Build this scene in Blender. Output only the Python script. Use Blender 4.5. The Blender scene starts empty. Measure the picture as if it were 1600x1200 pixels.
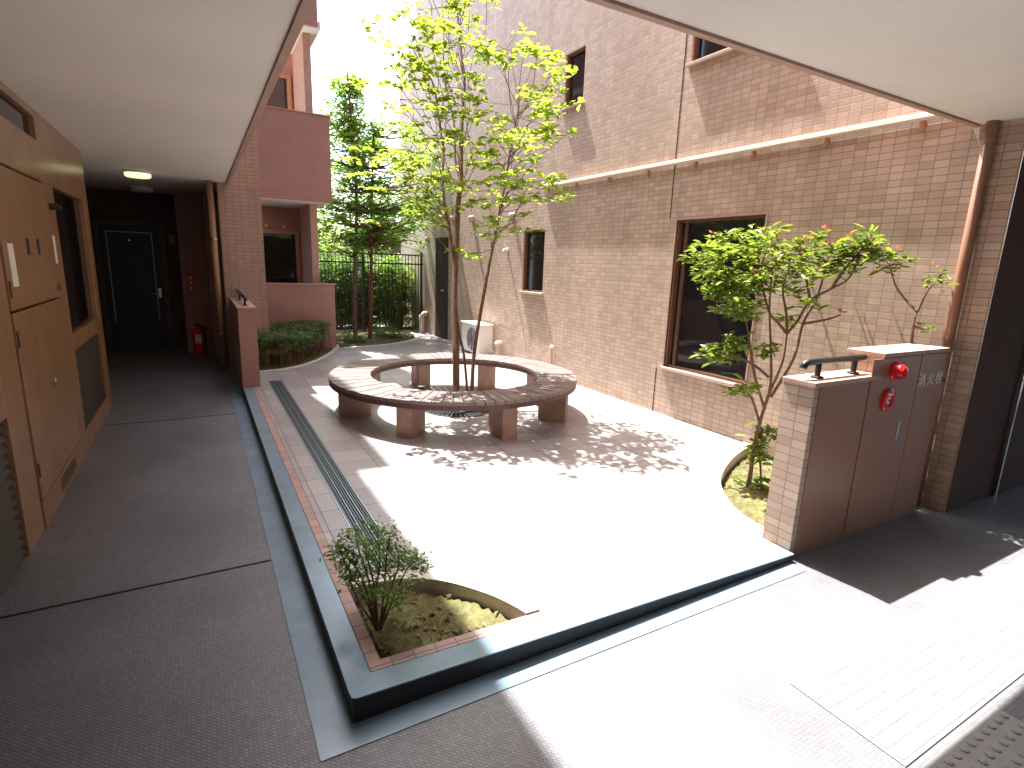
import bpy, math, random
from mathutils import Vector, Matrix
from mathutils.geometry import tessellate_polygon
random.seed(11)
R = math.radians
SC = bpy.context.scene
COL = SC.collection

# ------------------------------------------------------------------ camera
cam_d = bpy.data.cameras.new('camera')
cam = bpy.data.objects.new('camera', cam_d)
COL.objects.link(cam)
cam_d.sensor_fit = 'HORIZONTAL'
cam_d.sensor_width = 36.0
cam_d.lens = 854.7 / 1600 * 36
cam_d.clip_start = 0.02
cam_d.clip_end = 1000
_r = Vector((0.87155, -0.489108, 0.034279)); _u = Vector((0.0754, 0.202783, 0.976317)); _f = Vector((0.484475, 0.848324, -0.213614))
cam.matrix_world = Matrix(((_r.x, _u.x, -_f.x, 0), (_r.y, _u.y, -_f.y, 0), (_r.z, _u.z, -_f.z, 1.8), (0, 0, 0, 1)))
SC.camera = cam

# ------------------------------------------------------------------ sky, sun, exposure
SUN = Vector((-0.062, 0.49, 1.0)).normalized()          # towards the sun
W = bpy.data.worlds.new('World'); SC.world = W; W.use_nodes = True
nt = W.node_tree; nt.nodes.clear()
sky = nt.nodes.new('ShaderNodeTexSky'); sky.sky_type = 'NISHITA'; sky.sun_disc = False
sky.sun_elevation = math.asin(SUN.z); sky.sun_rotation = math.atan2(SUN.x, SUN.y)
sky.dust_density = 3.0; sky.air_density = 1.0; sky.ozone_density = 1.0
bg = nt.nodes.new('ShaderNodeBackground'); bg.inputs['Strength'].default_value = 0.15
wo = nt.nodes.new('ShaderNodeOutputWorld')
nt.links.new(sky.outputs[0], bg.inputs['Color']); nt.links.new(bg.outputs[0], wo.inputs['Surface'])
sd = bpy.data.lights.new('sun', 'SUN'); sd.energy = 4.3; sd.angle = R(0.53); sd.color = (1.0, 0.98, 0.95)
so = bpy.data.objects.new('sun', sd); COL.objects.link(so)
so.rotation_euler = (-SUN).to_track_quat('-Z', 'Y').to_euler(); so.location = (0, 6, 20)
vs = SC.view_settings
vs.view_transform = 'Standard'; vs.look = 'None'; vs.gamma = 1.0; vs.use_curve_mapping = False
vs.exposure = 2.32
SC.render.engine = 'CYCLES'
SC.cycles.max_bounces = 12; SC.cycles.diffuse_bounces = 7; SC.cycles.glossy_bounces = 4
SC.cycles.transmission_bounces = 6; SC.cycles.transparent_max_bounces = 8

# ------------------------------------------------------------------ materials
def mat(name, col, rough=0.7, spec=0.5, metal=0.0, noise=0.0, nscale=6.0, bump=0.0, bscale=80.0, col2=None, emit=None, estr=0.0, coat=0.0):
    m = bpy.data.materials.new(name); m.use_nodes = True
    n = m.node_tree.nodes; l = m.node_tree.links
    b = n['Principled BSDF']
    b.inputs['Base Color'].default_value = (*col, 1); b.inputs['Roughness'].default_value = rough
    b.inputs['Specular IOR Level'].default_value = spec; b.inputs['Metallic'].default_value = metal
    b.inputs['Coat Weight'].default_value = coat
    tc = n.new('ShaderNodeTexCoord')
    if noise or col2:
        t = n.new('ShaderNodeTexNoise'); t.inputs['Scale'].default_value = nscale; t.inputs['Detail'].default_value = 6; t.inputs['Roughness'].default_value = 0.65
        l.new(tc.outputs['Object'], t.inputs['Vector'])
        r = n.new('ShaderNodeValToRGB'); c2 = col2 or tuple(min(1, c * (1 + noise)) for c in col)
        c1 = col if col2 else tuple(c * (1 - noise) for c in col)
        r.color_ramp.elements[0].color = (*c1, 1); r.color_ramp.elements[1].color = (*c2, 1)
        r.color_ramp.elements[0].position = 0.3; r.color_ramp.elements[1].position = 0.7
        l.new(t.outputs['Fac'], r.inputs[0]); l.new(r.outputs[0], b.inputs['Base Color'])
    if bump:
        t2 = n.new('ShaderNodeTexNoise'); t2.inputs['Scale'].default_value = bscale; t2.inputs['Detail'].default_value = 4
        l.new(tc.outputs['Object'], t2.inputs['Vector'])
        bp = n.new('ShaderNodeBump'); bp.inputs['Strength'].default_value = bump; bp.inputs['Distance'].default_value = 0.01
        l.new(t2.outputs['Fac'], bp.inputs['Height']); l.new(bp.outputs[0], b.inputs['Normal'])
    if emit:
        b.inputs['Emission Color'].default_value = (*emit, 1); b.inputs['Emission Strength'].default_value = estr
    return m

def tile_mat(name, c1, c2, mortar, bw, rh, msize, offset=0.0, rough=0.55, bump=0.4, stain=0.25, rot=0.0, bias=0.0, fine=0.0, floor=False, spec=0.5, phase=(0, 0)):
    """brick-texture tiles; on walls u runs along the wall and v is z, on floors u=x v=y"""
    m = bpy.data.materials.new(name); m.use_nodes = True
    n = m.node_tree.nodes; l = m.node_tree.links; b = n['Principled BSDF']
    tc = n.new('ShaderNodeTexCoord')
    sp = n.new('ShaderNodeSeparateXYZ'); l.new(tc.outputs['Object'], sp.inputs[0])
    cb = n.new('ShaderNodeCombineXYZ')
    if floor:
        l.new(sp.outputs[0], cb.inputs[0]); l.new(sp.outputs[1], cb.inputs[1])
    else:
        ge = n.new('ShaderNodeNewGeometry'); s2 = n.new('ShaderNodeSeparateXYZ'); l.new(ge.outputs['True Normal'], s2.inputs[0])
        ab = n.new('ShaderNodeMath'); ab.operation = 'ABSOLUTE'; l.new(s2.outputs[0], ab.inputs[0])
        gt = n.new('ShaderNodeMath'); gt.operation = 'GREATER_THAN'; gt.inputs[1].default_value = 0.7; l.new(ab.outputs[0], gt.inputs[0])
        mx = n.new('ShaderNodeMix'); mx.data_type = 'FLOAT'; l.new(gt.outputs[0], mx.inputs['Factor'])
        l.new(sp.outputs[0], mx.inputs['A']); l.new(sp.outputs[1], mx.inputs['B'])
        l.new(mx.outputs['Result'], cb.inputs[0]); l.new(sp.outputs[2], cb.inputs[1])
    mp = n.new('ShaderNodeMapping'); l.new(cb.outputs[0], mp.inputs['Vector'])
    mp.inputs['Rotation'].default_value = (0, 0, rot); mp.inputs['Location'].default_value = (phase[0], phase[1], 0)
    br = n.new('ShaderNodeTexBrick'); br.offset = offset; br.offset_frequency = 2; br.squash = 1
    l.new(mp.outputs[0], br.inputs['Vector'])
    br.inputs['Scale'].default_value = 1.0; br.inputs['Brick Width'].default_value = bw; br.inputs['Row Height'].default_value = rh
    br.inputs['Mortar Size'].default_value = msize; br.inputs['Mortar Smooth'].default_value = 0.15; br.inputs['Bias'].default_value = bias
    br.inputs['Color1'].default_value = (*c1, 1); br.inputs['Color2'].default_value = (*c2, 1); br.inputs['Mortar'].default_value = (*mortar, 1)
    ns = n.new('ShaderNodeTexNoise'); ns.inputs['Scale'].default_value = 0.9; ns.inputs['Detail'].default_value = 8; ns.inputs['Roughness'].default_value = 0.7
    sm = n.new('ShaderNodeMapping'); sm.inputs['Scale'].default_value = (1, 1, 1) if floor else (2.2, 2.2, 0.35)
    l.new(tc.outputs['Object'], sm.inputs['Vector']); l.new(sm.outputs[0], ns.inputs['Vector'])
    rp = n.new('ShaderNodeValToRGB'); rp.color_ramp.elements[0].position = 0.3; rp.color_ramp.elements[1].position = 0.7
    k = 1 - stain; rp.color_ramp.elements[0].color = (k, k * 0.98, k * 0.96, 1); rp.color_ramp.elements[1].color = (1, 1, 1, 1)
    l.new(ns.outputs['Fac'], rp.inputs[0])
    ml = n.new('ShaderNodeMix'); ml.data_type = 'RGBA'; ml.blend_type = 'MULTIPLY'; ml.inputs['Factor'].default_value = 1
    l.new(br.outputs['Color'], ml.inputs['A']); l.new(rp.outputs[0], ml.inputs['B'])
    last = ml.outputs['Result']
    n2 = n.new('ShaderNodeTexNoise'); n2.inputs['Scale'].default_value = 220 if floor else 60; n2.inputs['Detail'].default_value = 3
    l.new(tc.outputs['Object'], n2.inputs['Vector'])
    if fine:
        r2 = n.new('ShaderNodeValToRGB'); r2.color_ramp.elements[0].position = 0.35; r2.color_ramp.elements[1].position = 0.65
        r2.color_ramp.elements[0].color = (1 - fine, 1 - fine, 1 - fine, 1); r2.color_ramp.elements[1].color = (1, 1, 1, 1)
        l.new(n2.outputs['Fac'], r2.inputs[0])
        m3 = n.new('ShaderNodeMix'); m3.data_type = 'RGBA'; m3.blend_type = 'MULTIPLY'; m3.inputs['Factor'].default_value = 1
        l.new(last, m3.inputs['A']); l.new(r2.outputs[0], m3.inputs['B']); last = m3.outputs['Result']
    l.new(last, b.inputs['Base Color'])
    b.inputs['Roughness'].default_value = rough; b.inputs['Specular IOR Level'].default_value = spec
    inv = n.new('ShaderNodeMath'); inv.operation = 'MULTIPLY_ADD'; inv.inputs[1].default_value = -1.0; inv.inputs[2].default_value = 1.0
    l.new(br.outputs['Fac'], inv.inputs[0])
    ad = n.new('ShaderNodeMath'); ad.operation = 'MULTIPLY_ADD'; ad.inputs[1].default_value = 0.25
    l.new(n2.outputs['Fac'], ad.inputs[0]); l.new(inv.outputs[0], ad.inputs[2])
    bp = n.new('ShaderNodeBump'); bp.inputs['Strength'].default_value = bump; bp.inputs['Distance'].default_value = 0.006
    l.new(ad.outputs[0], bp.inputs['Height']); l.new(bp.outputs[0], b.inputs['Normal'])
    return m

def leaf_mat(name, c1, c2, trans, tw=0.5, rough=0.4):
    m = bpy.data.materials.new(name); m.use_nodes = True
    n = m.node_tree.nodes; l = m.node_tree.links; b = n['Principled BSDF']; out = n['Material Output']
    ge = n.new('ShaderNodeNewGeometry')
    rp = n.new('ShaderNodeValToRGB'); rp.color_ramp.elements[0].color = (*c1, 1); rp.color_ramp.elements[1].color = (*c2, 1)
    l.new(ge.outputs['Random Per Island'], rp.inputs[0]); l.new(rp.outputs[0], b.inputs['Base Color'])
    b.inputs['Roughness'].default_value = rough; b.inputs['Specular IOR Level'].default_value = 0.35
    tr = n.new('ShaderNodeBsdfTranslucent')
    mv = n.new('ShaderNodeMix'); mv.data_type = 'RGBA'; mv.blend_type = 'MULTIPLY'; mv.inputs['Factor'].default_value = 1
    r2 = n.new('ShaderNodeValToRGB'); r2.color_ramp.elements[0].color = (0.55, 0.6, 0.5, 1); r2.color_ramp.elements[1].color = (1, 1, 1, 1)
    l.new(ge.outputs['Random Per Island'], r2.inputs[0]); l.new(r2.outputs[0], mv.inputs['A']); mv.inputs['B'].default_value = (*trans, 1)
    l.new(mv.outputs['Result'], tr.inputs['Color'])
    mx = n.new('ShaderNodeMixShader'); mx.inputs[0].default_value = tw
    l.new(b.outputs[0], mx.inputs[1]); l.new(tr.outputs[0], mx.inputs[2]); l.new(mx.outputs[0], out.inputs['Surface'])
    return m

M = {}
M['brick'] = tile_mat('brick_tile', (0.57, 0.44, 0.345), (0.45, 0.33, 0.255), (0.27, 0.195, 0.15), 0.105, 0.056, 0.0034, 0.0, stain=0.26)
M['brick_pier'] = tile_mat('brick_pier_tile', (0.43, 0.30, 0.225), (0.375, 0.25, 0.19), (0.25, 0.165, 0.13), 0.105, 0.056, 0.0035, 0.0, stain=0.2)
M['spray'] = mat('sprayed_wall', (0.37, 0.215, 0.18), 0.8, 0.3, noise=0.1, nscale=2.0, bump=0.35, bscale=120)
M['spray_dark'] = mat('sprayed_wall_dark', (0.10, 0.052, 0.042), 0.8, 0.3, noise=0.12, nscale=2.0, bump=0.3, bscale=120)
M['corner_dark'] = mat('corner_wall_shade_tone', (0.085, 0.043, 0.034), 0.9, 0.2, noise=0.12, nscale=2.0)  # shade on the corner wall and its door is put into this dark colour
M['ceil'] = mat('painted_ceiling', (0.77, 0.725, 0.66), 0.85, 0.3, noise=0.055, nscale=0.7, bump=0.15, bscale=150)
M['fascia'] = mat('fascia_tile', (0.44, 0.28, 0.22), 0.6, 0.4, noise=0.12, nscale=9)
M['white_soffit'] = mat('balcony_soffit', (0.78, 0.74, 0.70), 0.8)
M['panel'] = mat('painted_steel_brown', (0.33, 0.195, 0.11), 0.24, 0.5, noise=0.13, nscale=2.2, bump=0.03, bscale=40)
M['panel_dk'] = mat('dark_louvre_paint', (0.045, 0.035, 0.03), 0.5)
M['seam'] = mat('dark_gap', (0.02, 0.015, 0.012), 0.9)
M['glass'] = mat('window_glass', (0.012, 0.013, 0.015), 0.05, 0.6)
M['frame'] = mat('bronze_aluminium', (0.16, 0.085, 0.05), 0.35, 0.5, metal=0.3)
M['frame_lt'] = mat('brown_aluminium', (0.40, 0.21, 0.12), 0.4, 0.5)
M['sill'] = mat('sill_metal', (0.55, 0.42, 0.36), 0.35, 0.5, metal=0.3)
M['floor'] = None
M['black_door'] = mat('black_door_paint', (0.012, 0.012, 0.013), 0.4, 0.4)
M['line'] = mat('door_inlay', (0.30, 0.30, 0.28), 0.35, metal=0.6)
M['chrome'] = mat('brushed_steel', (0.62, 0.6, 0.57), 0.25, metal=1.0)
M['kerb_top'] = mat('grey_paint_sky_tint', (0.175, 0.25, 0.31), 0.22, 0.5, noise=0.16, nscale=4, bump=0.04, bscale=30)  # grey paint with the sky's blue reflection mixed into its colour
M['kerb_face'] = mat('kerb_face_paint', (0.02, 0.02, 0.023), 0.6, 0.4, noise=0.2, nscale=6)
M['border'] = tile_mat('border_brick', (0.44, 0.28, 0.25), (0.36, 0.22, 0.19), (0.2, 0.16, 0.14), 0.1, 0.1, 0.005, 0.0, floor=True, stain=0.2, fine=0.15)
M['paving'] = tile_mat('courtyard_tile', (0.42, 0.39, 0.385), (0.32, 0.295, 0.295), (0.12, 0.11, 0.11), 0.3, 0.3, 0.004, 0.0, floor=True, rough=0.33, bump=0.15, stain=0.15, fine=0.1)
M['stone'] = mat('rim_stone', (0.55, 0.50, 0.45), 0.7, noise=0.12, nscale=12, bump=0.2, bscale=90)
M['soil'] = mat('mossy_soil', (0.075, 0.055, 0.032), 0.95, 0.1, col2=(0.165, 0.165, 0.065), nscale=11, bump=1.0, bscale=70)
M['drain'] = mat('drain_grating', (0.10, 0.13, 0.14), 0.42, 0.5, metal=0.4, noise=0.15)
M['drain_edge'] = mat('drain_frame', (0.35, 0.40, 0.42), 0.35, metal=0.6)
M['wood'] = mat('weathered_slats', (0.135, 0.10, 0.095), 0.36, 0.5, col2=(0.25, 0.195, 0.185), nscale=9, bump=0.25, bscale=60)
M['wood_edge'] = mat('dark_bench_rim', (0.10, 0.05, 0.04), 0.5, noise=0.2)
M['leg'] = mat('concrete_leg', (0.36, 0.24, 0.19), 0.8, noise=0.18, nscale=10, bump=0.35, bscale=90)
M['iron'] = mat('black_iron', (0.02, 0.02, 0.022), 0.45, 0.5, noise=0.2)
M['bark'] = mat('young_bark', (0.11, 0.062, 0.045), 0.85, 0.2, col2=(0.20, 0.125, 0.09), nscale=18, bump=0.6, bscale=60)
M['bark_red'] = mat('reddish_bark', (0.12, 0.05, 0.032), 0.85, 0.2, col2=(0.19, 0.085, 0.055), nscale=18, bump=0.6, bscale=60)
M['leaf_tree'] = leaf_mat('maple_leaf', (0.09, 0.17, 0.02), (0.17, 0.26, 0.035), (0.50, 0.62, 0.06), 0.55)
M['leaf_shrub'] = leaf_mat('glossy_leaf', (0.05, 0.11, 0.018), (0.13, 0.20, 0.035), (0.42, 0.52, 0.06), 0.38, 0.28)
M['leaf_red'] = leaf_mat('young_red_leaf', (0.35, 0.08, 0.05), (0.45, 0.14, 0.08), (0.7, 0.2, 0.1), 0.4, 0.35)
M['leaf_hedge'] = leaf_mat('hedge_leaf', (0.08, 0.15, 0.05), (0.18, 0.27, 0.09), (0.18, 0.28, 0.07), 0.2, 0.45)
M['leaf_corner'] = leaf_mat('azalea_leaf', (0.09, 0.16, 0.03), (0.20, 0.29, 0.075), (0.3, 0.42, 0.08), 0.3, 0.4)
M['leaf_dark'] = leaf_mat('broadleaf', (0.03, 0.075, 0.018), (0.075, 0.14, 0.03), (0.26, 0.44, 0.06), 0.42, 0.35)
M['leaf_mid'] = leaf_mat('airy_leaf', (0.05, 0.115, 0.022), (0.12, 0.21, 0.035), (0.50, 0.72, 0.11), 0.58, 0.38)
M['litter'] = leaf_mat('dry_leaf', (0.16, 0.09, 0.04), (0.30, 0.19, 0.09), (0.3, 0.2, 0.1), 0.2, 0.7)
M['leaf_bright'] = leaf_mat('bright_green_leaf', (0.06, 0.12, 0.02), (0.13, 0.2, 0.03), (0.42, 0.6, 0.06), 0.5, 0.4)  # brighter yellow-green leaf colour of some garden shrubs and the far trees
M['white'] = mat('off_white_plastic', (0.74, 0.71, 0.66), 0.5, noise=0.05)
M['cap'] = mat('beige_vent_cap', (0.50, 0.37, 0.29), 0.45)
M['pipe'] = mat('brown_pvc', (0.30, 0.155, 0.10), 0.3, 0.5)
M['gutter'] = mat('beige_metal_trim', (0.62, 0.48, 0.38), 0.3, 0.5)
M['red'] = mat('signal_red', (0.62, 0.012, 0.015), 0.25, 0.5)
M['steel_brown'] = mat('brown_steel_door', (0.285, 0.145, 0.095), 0.36, 0.3, noise=0.05, nscale=1.5)
M['paper'] = mat('white_paper', (0.72, 0.68, 0.62), 0.8, noise=0.05, nscale=40)
M['lamp'] = mat('lit_diffuser', (0.8, 0.8, 0.7), 0.4, emit=(0.90, 1.0, 0.55), estr=0.24)
M['lampoff'] = mat('unlit_diffuser', (0.72, 0.70, 0.62), 0.4)
M['concrete'] = mat('grey_render', (0.34, 0.34, 0.34), 0.85, noise=0.1, nscale=1.5)
M['asphalt'] = mat('asphalt', (0.05, 0.05, 0.05), 0.9, noise=0.2)
M['tact'] = mat('ridged_mat', (0.27, 0.268, 0.262), 0.55, noise=0.12, nscale=14, bump=0.2, bscale=200)
M['wallbeige'] = mat('back_lobby_wall', (0.42, 0.33, 0.27), 0.8, noise=0.05)

def floor_material():
    m = bpy.data.materials.new('corridor_sheet'); m.use_nodes = True
    n = m.node_tree.nodes; l = m.node_tree.links; b = n['Principled BSDF']
    tc = n.new('ShaderNodeTexCoord'); mp = n.new('ShaderNodeMapping'); mp.inputs['Rotation'].default_value = (0, 0, R(45)); l.new(tc.outputs['Object'], mp.inputs[0])
    ch = n.new('ShaderNodeTexBrick'); ch.offset = 0.5; l.new(mp.outputs[0], ch.inputs['Vector'])
    ch.inputs['Scale'].default_value = 1; ch.inputs['Brick Width'].default_value = 0.024; ch.inputs['Row Height'].default_value = 0.012; ch.inputs['Mortar Size'].default_value = 0.0022; ch.inputs['Mortar Smooth'].default_value = 0.6
    ch.inputs['Color1'].default_value = (0.25, 0.247, 0.26, 1); ch.inputs['Color2'].default_value = (0.185, 0.182, 0.194, 1); ch.inputs['Mortar'].default_value = (0.115, 0.112, 0.12, 1)
    ns = n.new('ShaderNodeTexNoise'); ns.inputs['Scale'].default_value = 1.4; ns.inputs['Detail'].default_value = 7; l.new(tc.outputs['Object'], ns.inputs['Vector'])
    rp = n.new('ShaderNodeValToRGB'); rp.color_ramp.elements[0].color = (0.68, 0.67, 0.68, 1); rp.color_ramp.elements[0].position = 0.3; rp.color_ramp.elements[1].position = 0.7; l.new(ns.outputs['Fac'], rp.inputs[0])
    ml = n.new('ShaderNodeMix'); ml.data_type = 'RGBA'; ml.blend_type = 'MULTIPLY'; ml.inputs['Factor'].default_value = 1
    l.new(ch.outputs['Color'], ml.inputs['A']); l.new(rp.outputs[0], ml.inputs['B']); l.new(ml.outputs['Result'], b.inputs['Base Color'])
    b.inputs['Roughness'].default_value = 0.5
    iv = n.new('ShaderNodeMath'); iv.operation = 'SUBTRACT'; iv.inputs[0].default_value = 1; l.new(ch.outputs['Fac'], iv.inputs[1])
    bp = n.new('ShaderNodeBump'); bp.inputs['Strength'].default_value = 0.5; bp.inputs['Distance'].default_value = 0.002; l.new(iv.outputs[0], bp.inputs['Height']); l.new(bp.outputs[0], b.inputs['Normal'])
    return m
M['floor'] = floor_material()

# ------------------------------------------------------------------ mesh builder
class MB:
    def __init__(s): s.v = []; s.f = []; s.m = []
    def add(s, vs, fs, mi=0):
        o = len(s.v); s.v += [tuple(p) for p in vs]; s.f += [tuple(i + o for i in f) for f in fs]; s.m += [mi] * len(fs); return s
    def box(s, x0, y0, z0, x1, y1, z1, mi=0):
        if x0 > x1: x0, x1 = x1, x0
        if y0 > y1: y0, y1 = y1, y0
        if z0 > z1: z0, z1 = z1, z0
        v = [(x0, y0, z0), (x1, y0, z0), (x1, y1, z0), (x0, y1, z0), (x0, y0, z1), (x1, y0, z1), (x1, y1, z1), (x0, y1, z1)]
        return s.add(v, [(0, 3, 2, 1), (4, 5, 6, 7), (0, 1, 5, 4), (1, 2, 6, 5), (2, 3, 7, 6), (3, 0, 4, 7)], mi)
    def prism(s, poly, z0, z1, mi=0, zf=None, zb=None):
        """upright prism over a 2-D polygon (counter-clockwise); zf(x, y) lifts the top"""
        n = len(poly)
        tops = [(x, y, (zf(x, y) if zf else 0) + z1) for x, y in poly]
        v = [(x, y, z0 if zb is None else zf(x, y) + zb) for x, y in poly] + tops
        tri = tessellate_polygon([[Vector((x, y, 0)) for x, y in poly]])
        fs = [(t[0] + n, t[1] + n, t[2] + n) for t in tri] + [(t[2], t[1], t[0]) for t in tri]
        for i in range(n): j = (i + 1) % n; fs.append((i, j, j + n, i + n))
        return s.add(v, fs, mi)
    def tube(s, pts, r, seg=8, mi=0, cap=True):
        pts = [Vector(p) for p in pts]; n = len(pts)
        rs = r if isinstance(r, (list, tuple)) else [r] * n
        base = len(s.v); up = None
        for i, p in enumerate(pts):
            d = (pts[min(i + 1, n - 1)] - pts[max(i - 1, 0)]).normalized()
            if up is None: up = Vector((1, 0, 0)) if abs(d.x) < 0.8 else Vector((0, 1, 0))
            a = (up - d * up.dot(d)).normalized(); up = a; b = d.cross(a)
            for k in range(seg):
                t = 2 * math.pi * k / seg; q = p + (a * math.cos(t) + b * math.sin(t)) * rs[i]; s.v.append(tuple(q))
        for i in range(n - 1):
            for k in range(seg):
                k2 = (k + 1) % seg; o = base + i * seg
                s.f.append((o + k, o + k2, o + seg + k2, o + seg + k)); s.m.append(mi)
        if cap:
            s.f.append(tuple(base + k for k in range(seg))[::-1]); s.m.append(mi)
            s.f.append(tuple(base + (n - 1) * seg + k for k in range(seg))); s.m.append(mi)
        return s
    def lathe(s, c, prof, seg=24, axis='z', mi=0):
        base = len(s.v); c = Vector(c)
        for r, h in prof:
            for k in range(seg):
                t = 2 * math.pi * k / seg; a, b = r * math.cos(t), r * math.sin(t)
                o = {'z': (a, b, h), 'x': (h, a, b), 'y': (b, h, a)}[axis]; s.v.append(tuple(c + Vector(o)))
        for i in range(len(prof) - 1):
            for k in range(seg):
                k2 = (k + 1) % seg; o = base + i * seg
                s.f.append((o + k, o + k2, o + seg + k2, o + seg + k)); s.m.append(mi)
        s.f.append(tuple(base + k for k in range(seg))[::-1]); s.m.append(mi)
        s.f.append(tuple(base + (len(prof) - 1) * seg + k for k in range(seg))); s.m.append(mi)
        return s
    def leaf(s, p, d, nrm, L, w, curl=0.12):
        d = d.normalized(); side = d.cross(nrm)
        if side.length < 1e-4: side = d.cross(Vector((0.3, 0.5, 0.8)))
        side.normalize(); nn = side.cross(d)
        q = lambda a, b, c: p + d * (a * L) + side * (b * w) + nn * (c * L)
        o = len(s.v)
        s.v += [tuple(q(0, 0, 0)), tuple(q(0.3, 0.42, 0.05)), tuple(q(0.68, 0.40, 0.03)), tuple(q(1, 0, -curl)), tuple(q(0.68, -0.40, 0.03)), tuple(q(0.3, -0.42, 0.05))]
        s.f += [(o, o + 1, o + 2, o + 3), (o, o + 3, o + 4, o + 5)]; s.m += [0, 0]
    def build(s, name, mats, parent=None, loc=None, smooth=False, bevel=0.0):
        me = bpy.data.meshes.new(name)
        lo = Vector(loc) if loc is not None else (Vector(parent.location) if parent is not None and parent.type == 'EMPTY' else Vector((0, 0, 0)))
        base = WORLD.get(parent.name, Vector((0, 0, 0))) if parent is not None else Vector((0, 0, 0))
        off = base if parent is not None else lo
        me.from_pydata([(x - off.x, y - off.y, z - off.z) for x, y, z in s.v], [], s.f)
        for mm in (mats if isinstance(mats, (list, tuple)) else [mats]): me.materials.append(mm)
        if len(set(s.m)) > 1: me.polygons.foreach_set('material_index', s.m)
        if smooth: me.polygons.foreach_set('use_smooth', [True] * len(s.f))
        me.update()
        o = bpy.data.objects.new(name, me); COL.objects.link(o)
        if parent is not None: o.parent = parent
        else: o.location = lo
        WORLD[o.name] = off
        if bevel:
            bv = o.modifiers.new('bevel', 'BEVEL'); bv.width = bevel; bv.segments = 2; bv.limit_method = 'ANGLE'; bv.angle_limit = R(50)
        return o
WORLD = {}
def rv(a=1.0): return Vector((random.uniform(-a, a), random.uniform(-a, a), random.uniform(-a, a)))
def tag(o, label=None, cat=None, group=None, kind=None):
    if label: o['label'] = label
    if cat: o['category'] = cat
    if group: o['group'] = group
    if kind: o['kind'] = kind
    return o
def thing(name, label, cat, loc=(0, 0, 0), group=None):
    o = bpy.data.objects.new(name, None); COL.objects.link(o); o.location = loc; o.empty_display_size = 0.2
    WORLD[o.name] = Vector(loc)
    return tag(o, label, cat, group)
def struct(name, mb, m, bevel=0.0): return tag(mb.build(name, m, bevel=bevel), kind='structure')
def zc(x): return 0.132 - 0.025 * x                       # the courtyard falls gently towards the tiled wall

TREE=[(2.20,6.36,4.36),(2.42,6.47,4.51),(2.43,6.01,4.40),(2.99,6.89,4.75),(3.05,6.66,4.79),(2.69,6.47,4.40),(2.37,6.14,4.23),(2.65,6.02,4.19),(2.25,7.16,4.62),(2.32,7.05,4.50),(2.27,6.35,4.11),(2.70,6.69,4.29),(2.93,6.74,4.26),(3.00,6.35,4.26),(3.07,6.16,4.15),(3.21,6.03,4.16),(3.33,6.58,4.22),(3.31,6.06,4.09),(3.66,6.38,4.32),(3.81,6.25,4.29),(3.69,5.82,4.19),(2.31,6.69,4.05),(2.25,6.10,3.85),(2.72,6.73,4.07),(2.60,5.72,3.74),(2.84,5.90,3.78),(2.05,6.61,3.82),(2.38,7.13,3.94),(2.27,6.37,3.67),(2.50,6.57,3.85),(2.56,6.14,3.69),(2.00,6.12,3.47),(2.06,6.87,3.57),(2.01,5.73,3.30),(2.45,6.47,3.58),(2.42,5.98,3.35),(2.58,5.83,3.44),(2.65,5.59,3.34),(3.18,6.43,3.48),(3.94,5.94,4.07),(3.34,5.27,3.74),(3.66,6.33,3.82),(3.45,5.70,3.68),(3.73,5.85,3.83),(3.29,5.59,3.50),(3.27,5.77,3.40),(3.48,5.58,3.43),(3.58,5.45,3.38),(3.45,5.08,3.13),(3.83,5.88,3.36),(3.35,5.49,3.26),(3.63,6.26,3.40),(3.05,5.52,3.13),(3.02,5.31,3.01),(3.23,6.00,3.02),(2.96,5.27,2.78),(2.95,5.53,2.73),(3.13,5.30,2.88),(2.35,6.47,3.33),(2.32,6.74,3.24),(2.17,5.80,3.00),(1.88,5.66,2.85),(1.84,5.95,2.82),(1.95,6.67,2.90),(1.99,5.57,2.76),(2.22,5.73,2.84),(2.40,5.92,3.11),(2.63,5.67,3.10),(3.15,6.42,3.22),(3.29,6.46,3.39),(2.74,6.54,2.90),(2.89,6.33,2.96),(2.85,5.98,3.01),(2.10,5.70,2.60),(2.25,6.55,2.77),(1.92,5.99,2.68),(2.61,6.42,2.65),(2.40,6.30,2.55),(2.18,6.22,2.56),(2.56,5.75,2.62),(3.06,6.40,2.77),(3.16,6.33,2.67),(3.11,5.99,2.73),(3.40,6.12,2.73),(3.58,6.12,2.79),(3.16,5.15,2.66),(3.61,5.65,2.71),(3.75,5.69,2.63),(3.22,5.29,2.53),(3.47,6.07,2.59),(3.30,6.10,2.54),(3.10,6.12,2.52),(2.22,6.45,2.40),(2.35,6.37,2.37),(2.05,6.30,2.48),(2.48,6.32,2.42),(1.90,6.14,2.56),(2.52,5.41,2.42),(3.00,5.84,2.28),(3.48,5.93,2.36),(2.85,5.31,2.18),(3.05,6.00,2.15),(1.96,5.42,2.19),(2.35,7.04,4.40),(2.79,5.80,1.91),(2.58,7.01,4.99),(2.59,6.23,4.77),(3.18,6.94,5.14),(2.43,6.20,4.89),(3.06,6.98,5.43),(3.05,6.23,4.75),(2.44,7.06,4.94)]
TRUNK=[(2.55,5.79,0.05),(2.64,6.01,0.69),(2.72,6.27,1.26),(2.87,6.57,1.97),(2.99,6.80,2.53),(3.07,6.91,2.84),(3.14,7.07,3.20),(3.21,7.22,3.55),(3.27,7.33,3.82),(3.36,7.48,4.21),(3.37,7.58,4.39),(3.40,7.70,4.66),(3.44,7.88,5.04),(3.46,8.05,5.38),(3.51,8.27,5.83)]
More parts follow.
